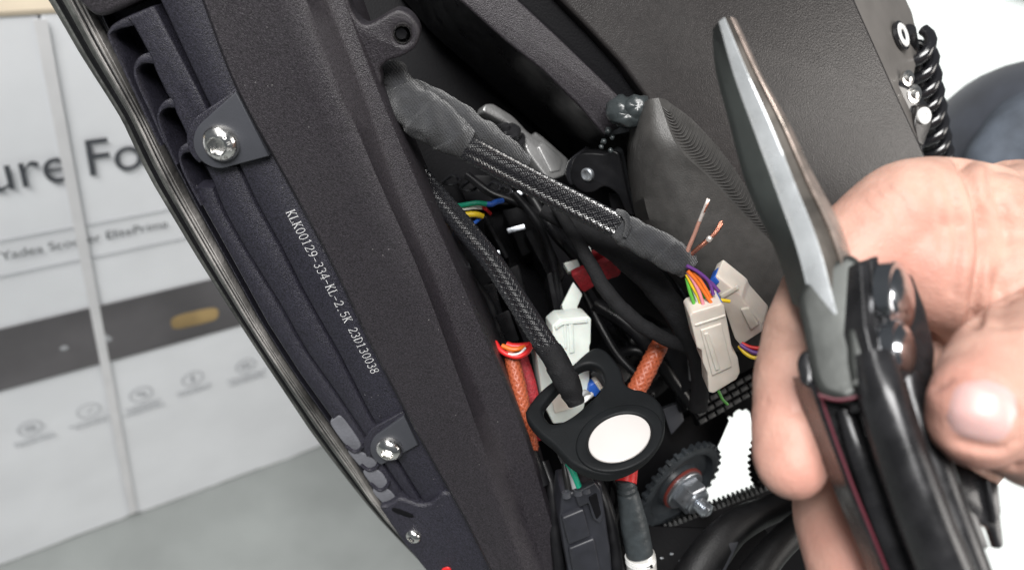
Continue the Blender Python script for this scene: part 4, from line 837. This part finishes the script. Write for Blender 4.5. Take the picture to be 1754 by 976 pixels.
plate('housing', SPc, rnd([(962, 846), (990, 842), (1024, 824), (1032, 830), (1034, 860), (1046, 940), (1052, 1010), (980, 1015), (968, 950), (958, 890)], 5), 13, M['bracket3'], bc, bevel=1.2, res=3)
plate('latch', SPc, rnd([(984, 846), (1020, 826), (1030, 840), (1036, 880), (1028, 898), (1016, 890), (1008, 862), (992, 870)], 4), 3, M['bracket3'], bc, lift=2.4, bevel=0.7)
plate('latch_slot', SPc, rnd([(1008, 852), (1022, 844), (1030, 880), (1022, 890)], 3), 1, M['dark'], bc, lift=2.7, bevel=0.2)
plate('collar', SPc, rnd([(962, 888), (1000, 872), (1012, 918), (974, 934)], 4), 4, M['bracket3'], bc, lift=1.8, bevel=0.8)
plate('collar', SPc, rnd([(974, 940), (1018, 922), (1034, 1000), (986, 1010)], 4), 4, M['bracket3'], bc, lift=1.4, bevel=0.8)
for x, y in ((964, 846), (984, 842), (998, 838)):
    mb = MB(); mb.lathe(C(x + 6, y - 1, 248), Vector((-.1, -.9, -.3)), [(-1, 1.5), (0.6, 1.4), (0.7, 0.8), (0.3, .7), (.3, .05)], 16); mb.build('wire_seal', M['bracket'], bc)
rp = thing('red_plug', 'red tipped plug with ribbed black boot and white ferrule beside the sealed connector', 'plug', W(C(1098, 990, 268)))
mb = MB(); A, B = C(1079, 770, 258), C(1072, 828, 254); mb.tube(CP((1084, 770, 258), (1076, 796, 256), (1072, 826, 254)), [3.0, 3.3, 3.4], seg=20); mb.build('red_boot', M['red'], rp)
pts, rad = [], []
for i in range(30):
    t = i / 29; pts.append(C(1070 + 27 * t, 818 + 135 * t, 254 + 9 * t)); rad.append((3.0 + 1.5 * min(1, t * 1.6)) * (0.9 if t < .22 and i % 2 else 1) * (0.985 if t > 0.3 and i % 3 == 0 else 1))
mb = MB(); mb.tube(pts, rad, seg=24, sub=2); mb.build('rubber_boot', mat('dusty_grey_rubber', (0.035, 0.042, 0.046), 0.45, var=0.3, vscale=200, bump=0.2), rp)
mb = MB(); mb.tube(CP((1096, 948, 262.5), (1098, 958, 263), (1101, 1000, 266)), [4.7, 4.9, 4.9], seg=28); fr_ = mb.build('ferrule', mat('white_ferrule', (0.72, 0.71, 0.68), 0.3, 0.3, var=0.1), rp)
for k in range(3):
    mb = MB(); mb.tube(CP((1096.5 + k * .5, 951 + k * 4, 262.6), (1096.7 + k * .5, 953 + k * 4, 262.7)), 5.0, seg=28, sub=1); mb.build('ferrule_ring', M['white'], fr_)
mb = MB(); mb.box(C(1112, 970, 258.6), Vector((1.1, -.2, 0)), Vector((.1, .5, 0)), Vector((0, 0, .3))); mb.build('ferrule_mark', M['black'], fr_)

# loose black cables and brackets that fill the depth of the opening
lc = sub('loom_cables', sc, 'tangle of thin black cables deep in the opening')
rl = random.Random(11)
for pts, r in (([(760, 430, 272), (800, 470, 275), (838, 520, 278), (862, 590, 280)], 1.7), ([(770, 470, 280), (815, 520, 282), (840, 580, 284), (860, 650, 284)], 2.2), ([(880, 330, 270), (920, 380, 272), (945, 440, 275), (958, 520, 280)], 1.3), ([(900, 320, 276), (950, 400, 276), (985, 440, 282), (1040, 520, 292), (1080, 600, 300)], 1.8),
               ([(1020, 520, 290), (1080, 560, 286), (1130, 620, 288), (1180, 690, 294)], 2.6), ([(1040, 620, 296), (1090, 600, 290), (1150, 640, 292), (1170, 700, 300)], 2.0), ([(1000, 500, 294), (1030, 560, 290), (1060, 610, 288), (1110, 660, 286)], 1.5), ([(860, 640, 268), (890, 700, 266), (905, 760, 262), (930, 830, 262)], 2.4),
               ([(1020, 820, 270), (1040, 870, 268), (1052, 930, 268), (1060, 1000, 270)], 2.2), ([(1040, 800, 280), (1062, 850, 276), (1050, 900, 276), (1066, 980, 276)], 1.6), ([(930, 790, 268), (946, 840, 266), (950, 900, 266), (958, 980, 268)], 2.0), ([(800, 300, 276), (840, 330, 272), (880, 345, 272), (930, 370, 276)], 1.4)):
    wire('cable', pts, r, M['cablejk'] if 'cablejk' in M else M['black'], lc, seg=12)
mt_ = sub('motor_housing', sc, 'round black motor housing behind the tag holder')
mb = MB(); mc = C(1108, 628, 312); ma = Vector((.45, .4, -.8)); mb.lathe(mc, ma, [(-12, 17), (0, 17), (1.2, 16), (1.2, 11), (0.2, 10), (0.2, 6), (3, 5.5), (3.4, 4.5), (3.4, .1)], 48); mb.build('end_cap', M['black'], mt_, ang=30)
for k in range(5):
    th = k * 1.2566 + 0.4; e1 = ma.normalized().cross(Vector((0, 0, 1))).normalized(); e2 = ma.normalized().cross(e1)
    mb = MB(); mb.lathe(mc + (e1 * math.cos(th) + e2 * math.sin(th)) * 13.5 + ma.normalized() * 1.0, ma, [(0, 1.5), (0.9, 1.4), (1.1, 1.0), (0.6, .8), (0.6, .05)], 16); mb.build('cap_screw', M['bsteel'], mt_)
prism('inner_bracket', [(1010, 640, 292), (1060, 600, 294), (1085, 640, 296), (1040, 690, 294)], M['black'], sc, (0, 0, 6), 0.8)
prism('inner_bracket', [(1130, 560, 286), (1190, 610, 286), (1196, 660, 288), (1160, 680, 290), (1140, 620, 288)], M['black'], sc, (0, 0, 8), 0.8)
prism('inner_bracket', [(1180, 600, 280), (1192, 640, 280), (1194, 660, 281), (1182, 652, 281)], M['grey'], sc, (0, 0, 3), 0.5)

# ================================================================== cutting pliers
pl_ = thing('cutting_pliers', 'worn folding pliers with long steel jaw and black handles held in the hand', 'pliers', W(C(1540, 700, 150)))
JL = [(1226, 44, 178), (1231, 110, 176), (1254, 200, 173), (1288, 320, 169), (1338, 432, 165), (1366, 520, 162)]
JA = [(1232, 36, 172), (1262, 132, 169), (1300, 232, 165), (1338, 330, 160), (1372, 430, 155), (1398, 540, 152)]
JB = [(1246, 27, 171), (1288, 118, 167), (1334, 214, 162), (1374, 312, 157), (1416, 415, 152), (1450, 540, 149)]
JR = [(1262, 34, 173), (1304, 126, 169), (1348, 205, 165), (1394, 300, 161), (1446, 400, 157), (1482, 530, 154)]
q = [resample(CP(*g), 1, 8)[0] for g in (JL, JA, JB, JR)]
def facet(name, f0, f1, mt, parent, dip=0.0, thick=3.0, bev=0.25):
    rows = []
    for i in range(len(q[0])):
        a, b, c_, d = (x[i] for x in q); pts = [a, b, c_, d]
        def P(f):
            k = min(2, int(f)); return pts[k].lerp(pts[k + 1], f - k)
        p0, p1 = P(f0), P(f1); z = Vector((0, 0, 1)); w = min(1.0, i / 8 + 0.15); e = (p1 - p0) * 0.12
        rows.append([p0 + z * (dip * w + thick), p0 + z * (dip * w + bev), p0 + e + z * dip * w, p1 - e + z * dip * w, p1 + z * (dip * w + bev), p1 + z * (dip * w + thick)])
    mb = MB(); mb.loft(rows); return mb.build(name, mt, parent, ang=25)
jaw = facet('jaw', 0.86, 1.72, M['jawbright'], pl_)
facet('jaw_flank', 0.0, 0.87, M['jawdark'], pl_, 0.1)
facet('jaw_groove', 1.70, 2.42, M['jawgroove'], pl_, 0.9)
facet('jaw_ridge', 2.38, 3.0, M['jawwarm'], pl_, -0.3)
NP = Pl((1375, 480, 155), (1480, 450, 151), (1420, 680, 146))
plate('pivot_neck', NP, rnd([(1362, 505), (1385, 470), (1452, 430), (1474, 442), (1484, 520), (1492, 600), (1490, 660), (1452, 690), (1402, 672), (1388, 640), (1376, 570)], 14), 8, M['dsteel'], pl_, bevel=1.6, res=4)
plate('neck_step', NP, rnd([(1450, 565), (1480, 545), (1490, 640), (1462, 668), (1452, 620)], 8), 3, M['dsteel'], pl_, lift=1.6, bevel=1.0)
plate('stop_lug', NP, rnd([(1362, 618), (1372, 598), (1394, 596), (1400, 640), (1392, 668), (1370, 656)], 10), 9, M['bsteel'], pl_, lift=-1.5, bevel=1.4, res=3)
# stacked black leaves right of the jaw with domed rivets
LFP = Pl((1480, 460, 150), (1560, 455, 156), (1500, 640, 142))
plate('pivot_block', LFP, rnd([(1476, 470), (1506, 456), (1534, 452), (1566, 468), (1590, 530), (1606, 600), (1600, 690), (1500, 700)], 10), 7, M['bsteel'], pl_, lift=-1.5, bevel=1.2, res=3)
for (x0, x1, lf, top) in ((1474, 1490, 0.5, 446), (1492, 1506, -0.5, 440), (1508, 1532, 0.8, 450)):
    plate('handle_leaf', LFP, rnd([(x0, top), (x1, top - 4), (x1 + 14, 560), (x1 + 30, 640), (x0 + 30, 660), (x0 + 8, 560)], 5), 7, M['bsteel'], pl_, lift=lf, bevel=0.7)
for (x, y, z, r, h) in ((1546, 512, 151, 6.4, 1.5), (1548, 600, 147, 5.2, 1.7)):
    axr = Vector((.74, -.10, -.66)).normalized(); c0 = C(x, y, z)
    mb = MB(); mb.lathe(c0, axr, [(-3, r * 1.14), (-0.5, r * 1.14), (-0.2, r * 1.08), (-0.1, r * 0.96), (0.1, r * 0.94), (h * .45, r * .86), (h * .75, r * .66), (h * .94, r * .36), (h, 0.05)], 40); mb.build('pivot_rivet', mat('polished_steel', (0.5, 0.51, 0.53), 0.16, 1.0) if 'polished_steel' not in bpy.data.materials else bpy.data.materials['polished_steel'], pl_, ang=25)
# handles
HR = [(1492, 610, 146), (1512, 680, 143), (1540, 770, 141), (1580, 880, 139), (1622, 985, 138), (1690, 1160, 138)]
mb = MB(); mb.tube(CP(*HR), [3.6, 4.3, 4.4, 4.5, 4.6, 4.6], seg=24, sub=8, flat=1.15); hr = mb.build('handle', M['bsteel'], pl_, ang=40)
mb = MB(); mb.tube(CP((1548, 640, 150), (1575, 740, 147), (1610, 850, 145), (1650, 960, 143), (1720, 1150, 142)), [3.0, 3.8, 3.9, 4.0, 4.0], seg=18, sub=6); mb.build('handle_side', M['bsteel'], hr, ang=40)
rows = []
P0 = resample(CP((1386, 655, 150), (1412, 730, 149), (1450, 830, 147), (1496, 940, 145), (1560, 1100, 144)), 1, 6)[0]; P1 = resample(CP((1486, 650, 147), (1500, 720, 145), (1530, 830, 143), (1566, 940, 141), (1620, 1100, 140)), 1, 6)[0]
for a, b in zip(P0, P1):
    z = Vector((0, 0, 1)); rows.append([a + z * 9, a, a.lerp(b, .12) - z * .3, a.lerp(b, .16) + z * 4.5, a.lerp(b, .85) + z * 4.5, b, b + z * 8])
mb = MB(); mb.loft(rows); hl = mb.build('handle', M['bsteel'], pl_, ang=30)
mb = MB(); mb.tube([a.lerp(b, .11) - Vector((0, 0, .35)) for a, b in zip(P0, P1)], 0.3, seg=8, sub=1); mb.build('red_edge', M['redline'], hl)
mb = MB(); mb.tube(CP((1402, 676, 146.4), (1430, 684, 145.2), (1456, 682, 144.6), (1486, 672, 144)), 0.35, seg=8); mb.build('red_edge', M['redline'], hl)
mb = MB(); mb.tube(CP((1450, 700, 150), (1478, 780, 148), (1510, 870, 147), (1560, 1000, 146)), [2.0, 2.6, 2.8, 2.8], seg=14, flat=0.6); mb.build('folded_file', M['bsteel'], hl)
FPb = Pl((1640, 800, 152), (1715, 830, 154), (1670, 930, 150))
for lp, lf in (([(1625, 780), (1700, 822), (1712, 850), (1722, 935), (1712, 942), (1700, 905), (1660, 885), (1640, 860)], 0), ([(1640, 850), (1676, 880), (1698, 940), (1660, 935), (1642, 900)], 2.2), ([(1690, 820), (1712, 826), (1718, 880), (1706, 900)], 1.5)):
    plate('folded_blade', FPb, rnd(lp, 6), 2.2, M['bsteel'], pl_, lift=lf, bevel=0.6)

# ================================================================== hand
def tpath(mb, pts, seg=28, sub=8, flat=1.0):
    # pts: px, py, depth, radius in px; rounded ends
    P = CP(*[p[:3] for p in pts]); R = [p[3] / F * p[2] for p in pts]
    Q, S = resample(P, R, sub)
    t0 = (Q[0] - Q[1]).normalized(); t1 = (Q[-1] - Q[-2]).normalized()
    pre = [(Q[0] + t0 * S[0] * math.sin(a), S[0] * max(0.02, math.cos(a))) for a in (1.55, 1.3, 1.0, .65, .3)]
    post = [(Q[-1] + t1 * S[-1] * math.sin(a), S[-1] * max(0.02, math.cos(a))) for a in (.3, .65, 1.0, 1.3, 1.55)]
    Q = [a for a, _ in pre] + Q + [a for a, _ in post]; S = [b for _, b in pre] + S + [b for _, b in post]
    mb.tube(Q, S, seg=seg, sub=1, flat=flat)
per = thing('person', 'bare hand reaching in from the right and gripping the pliers', 'person', W(C(1700, 560, 170)))
mb = MB()
# index finger over the far side of the pliers, tip pressing the left handle
tpath(mb, [(1690, 380, 184, 96), (1620, 362, 183, 92), (1550, 362, 182, 86), (1492, 408, 182, 84), (1432, 480, 181, 80), (1392, 560, 177, 78), (1368, 640, 172, 74), (1360, 715, 167, 70), (1358, 785, 163, 66), (1360, 794, 162, 60)])
# fleshy root between index and thumb
tpath(mb, [(1560, 440, 184, 100), (1640, 470, 182, 105), (1720, 460, 184, 110)])
# back of the hand going out of the picture
tpath(mb, [(1735, 395, 192, 122), (1830, 425, 199, 165), (1950, 475, 207, 205), (2100, 525, 217, 205), (2300, 570, 232, 195), (2600, 630, 256, 205), (3000, 700, 290, 225), (3500, 780, 330, 245)])
tpath(mb, [(1700, 520, 182, 100), (1820, 560, 190, 180), (1960, 580, 204, 205), (2120, 570, 216, 190), (2300, 575, 230, 170)])
# middle finger below
tpath(mb, [(1690, 560, 196, 90), (1600, 600, 198, 85), (1510, 680, 196, 80), (1456, 780, 188, 80), (1440, 870, 180, 78), (1458, 960, 173, 78), (1490, 1050, 166, 74), (1505, 1090, 164, 66)])
# ring finger, mostly out of frame
tpath(mb, [(1760, 650, 204, 90), (1660, 740, 206, 82), (1580, 860, 202, 76), (1560, 980, 192, 74), (1580, 1100, 180, 70)])
# thumb
tpath(mb, [(2200, 560, 214, 150), (2060, 575, 196, 180), (1950, 615, 174, 196), (1860, 650, 160, 188), (1785, 668, 150, 174), (1735, 680, 145, 152), (1704, 694, 142, 128), (1686, 706, 140, 108), (1684, 710, 140, 96)], flat=0.85)
me = bpy.data.meshes.new('hand'); me.from_pydata([W(v) for v in mb.v], [], mb.f)
bm = bmesh.new(); bm.from_mesh(me); bmesh.ops.recalc_face_normals(bm, faces=bm.faces); bm.to_mesh(me); bm.free()
ho = bpy.data.objects.new('tmp_hand', me); COL.objects.link(ho)
rm = ho.modifiers.new('r', 'REMESH'); rm.mode = 'VOXEL'; rm.voxel_size = 0.0007
sm = ho.modifiers.new('s', 'SMOOTH'); sm.factor = 0.5; sm.iterations = 14
dg = bpy.context.evaluated_depsgraph_get(); me2 = bpy.data.meshes.new_from_object(ho.evaluated_get(dg)); bpy.data.objects.remove(ho)
# soft bumps, tendons and creases of the skin
bm = bmesh.new(); bm.from_mesh(me2); bm.normal_update()
CO = W(Vector((0, 0, 0)))
def lens(co):
    v = (co - CO) * 1000; x = v.x * XW + v.y * YW + v.z * ZW
    return x.x / x.z * F + CX, x.y / x.z * F + CY, x.z
def seg_d(px, py, pts):
    best = 1e9
    for a, b in zip(pts, pts[1:]):
        ax_, ay, bx, by = a[0], a[1], b[0], b[1]; L2 = (bx - ax_) ** 2 + (by - ay) ** 2
        t = max(0, min(1, ((px - ax_) * (bx - ax_) + (py - ay) * (by - ay)) / L2)); best = min(best, math.hypot(px - ax_ - t * (bx - ax_), py - ay - t * (by - ay)))
    return best
CRE = [([(1646, 268), (1668, 310), (1683, 360), (1686, 420), (1678, 490), (1668, 550)], 10, 3.0), ([(1600, 330), (1612, 370), (1616, 430)], 7, 0.6), ([(1715, 300), (1735, 380), (1740, 460)], 10, 0.7), ([(1690, 300), (1704, 360), (1706, 440)], 8, 0.5), ([(1560, 300), (1590, 340)], 6, 0.4),
       ([(1310, 690), (1360, 706), (1420, 700)], 7, 0.5), ([(1305, 600), (1350, 590)], 6, 0.3), ([(1598, 664), (1640, 640), (1680, 644), (1722, 668), (1750, 716), (1748, 752), (1720, 772), (1680, 768), (1640, 756)], 5, 1.3), ([(1500, 330), (1530, 352), (1545, 390)], 5, 0.7), ([(1516, 318), (1546, 344), (1562, 384)], 5, 0.6), ([(1480, 350), (1508, 372)], 5, 0.5), ([(1318, 560), (1352, 575), (1400, 566)], 5, 0.5), ([(1312, 576), (1350, 590), (1396, 582)], 5, 0.5), ([(1620, 300), (1636, 350), (1640, 420), (1630, 500)], 7, 0.9), ([(1700, 290), (1722, 350), (1728, 430), (1716, 500)], 9, 1.0), ([(1775, 560), (1790, 660), (1780, 780)], 10, 0.6)]
NV = []
for v in bm.verts:
    px, py, dd = lens(v.co); k = 0.35 * noise.noise(v.co * 120) + 0.12 * noise.noise(v.co * 420)
    if v.normal.dot(CO - v.co) > 0:
        for pts, w, dep in CRE:
            d = seg_d(px, py, pts)
            if d < w * 3: k -= dep * math.exp(-(d / w) ** 2)
    if v.normal.dot(CO - v.co) > 0 and px > 1686 and py < 560: k -= 2.0 * min(1, (px - 1686) / 25) * max(0, 1 - (px - 1686) / 120)
    NV.append(v.co + v.normal * (k / 1000))
for v, c_ in zip(bm.verts, NV): v.co = c_
for _ in range(3): bmesh.ops.smooth_vert(bm, verts=bm.verts, factor=0.5, use_axis_x=True, use_axis_y=True, use_axis_z=True)
bm.to_mesh(me2); bm.free(); me2.name = 'hand'
bvh = BVHTree.FromPolygons([v.co.copy() for v in me2.vertices], [list(p.vertices) for p in me2.polygons])
fa = me2.attributes.new('flush', 'FLOAT', 'POINT')
TIPS = [(W(C(1358, 800, 150)), 0.022), (W(C(1640, 730, 130)), 0.022), (W(C(1500, 1000, 160)), 0.02), (W(C(1560, 470, 172)), 0.018)]
for i, v in enumerate(me2.vertices):
    fa.data[i].value = min(1, max(math.exp(-((v.co - p).length / s_) ** 2) for p, s_ in TIPS) * (0.75 + 0.5 * noise.noise(v.co * 90)))
hand = link('hand', me2, M['skin'], per, ang=180)
# thumb nail laid on the flesh
def nail(loop_c, ex, ey, lift=0.35, n=9, m_=28):
    mb = MB(); rows = []
    for i in range(n + 1):
        row = []
        for j in range(m_):
            a = 2 * math.pi * j / m_; k = i / n; se = 2 / 2.6
            ca, sa = math.cos(a), math.sin(a); x = math.copysign(abs(ca) ** se, ca) * k; y = math.copysign(abs(sa) ** se, sa) * k
            px, py = loop_c[0] + ex[0] * x + ey[0] * y, loop_c[1] + ex[1] * x + ey[1] * y
            d = WD(C(px, py, 1)).normalized(); h = bvh.ray_cast(CO, d)
            p = (h[0] if h[0] is not None else CO + d * 0.14); lf = lift * (1 - 0.9 * k ** 6) - 0.12 * (k ** 8)
            p = p - d * (lf / 1000); v = (p - CO) * 1000; row.append(v.x * XW + v.y * YW + v.z * ZW)
        rows.append(row)
    mb.loft(rows, True, False); return mb.build('thumb_nail', M['nail'], per, ang=80, remove=1)
nl = nail((1682, 704), (58, 14), (-14, 52), 0.45)

# ================================================================== knee in dark trousers
kn = thing('person', 'bent knee in dark jeans in front of the bright floor at the right edge', 'person', W(C(1760, 300, 470)))
mb = MB()
def fold(S, th): return 1 + 0.05 * math.sin(S * 0.075 + 2 * th) * math.sin(S * 0.035 + th) + 0.04 * noise.noise(Vector((S * 0.03, math.cos(th) * 1.5, math.sin(th) * 1.5)))
mb.tube(CP((1660, 700, 560), (1668, 540, 530), (1690, 380, 495), (1728, 272, 470), (1800, 262, 450), (1920, 330, 425), (2080, 430, 400)), [38, 42, 46, 49, 51, 56, 62], seg=48, sub=10, rfun=fold); mb.build('trouser_leg', M['jeans'], kn, ang=80)

mb = MB(); mb.tube(CP((1672, 330, 432), (1712, 272, 430), (1760, 226, 428), (1830, 190, 428), (1920, 170, 430)), [10, 17, 20, 22, 24], seg=28, sub=8, rfun=fold); mb.build('trouser_fold', M['jeans2'], kn, ang=80)
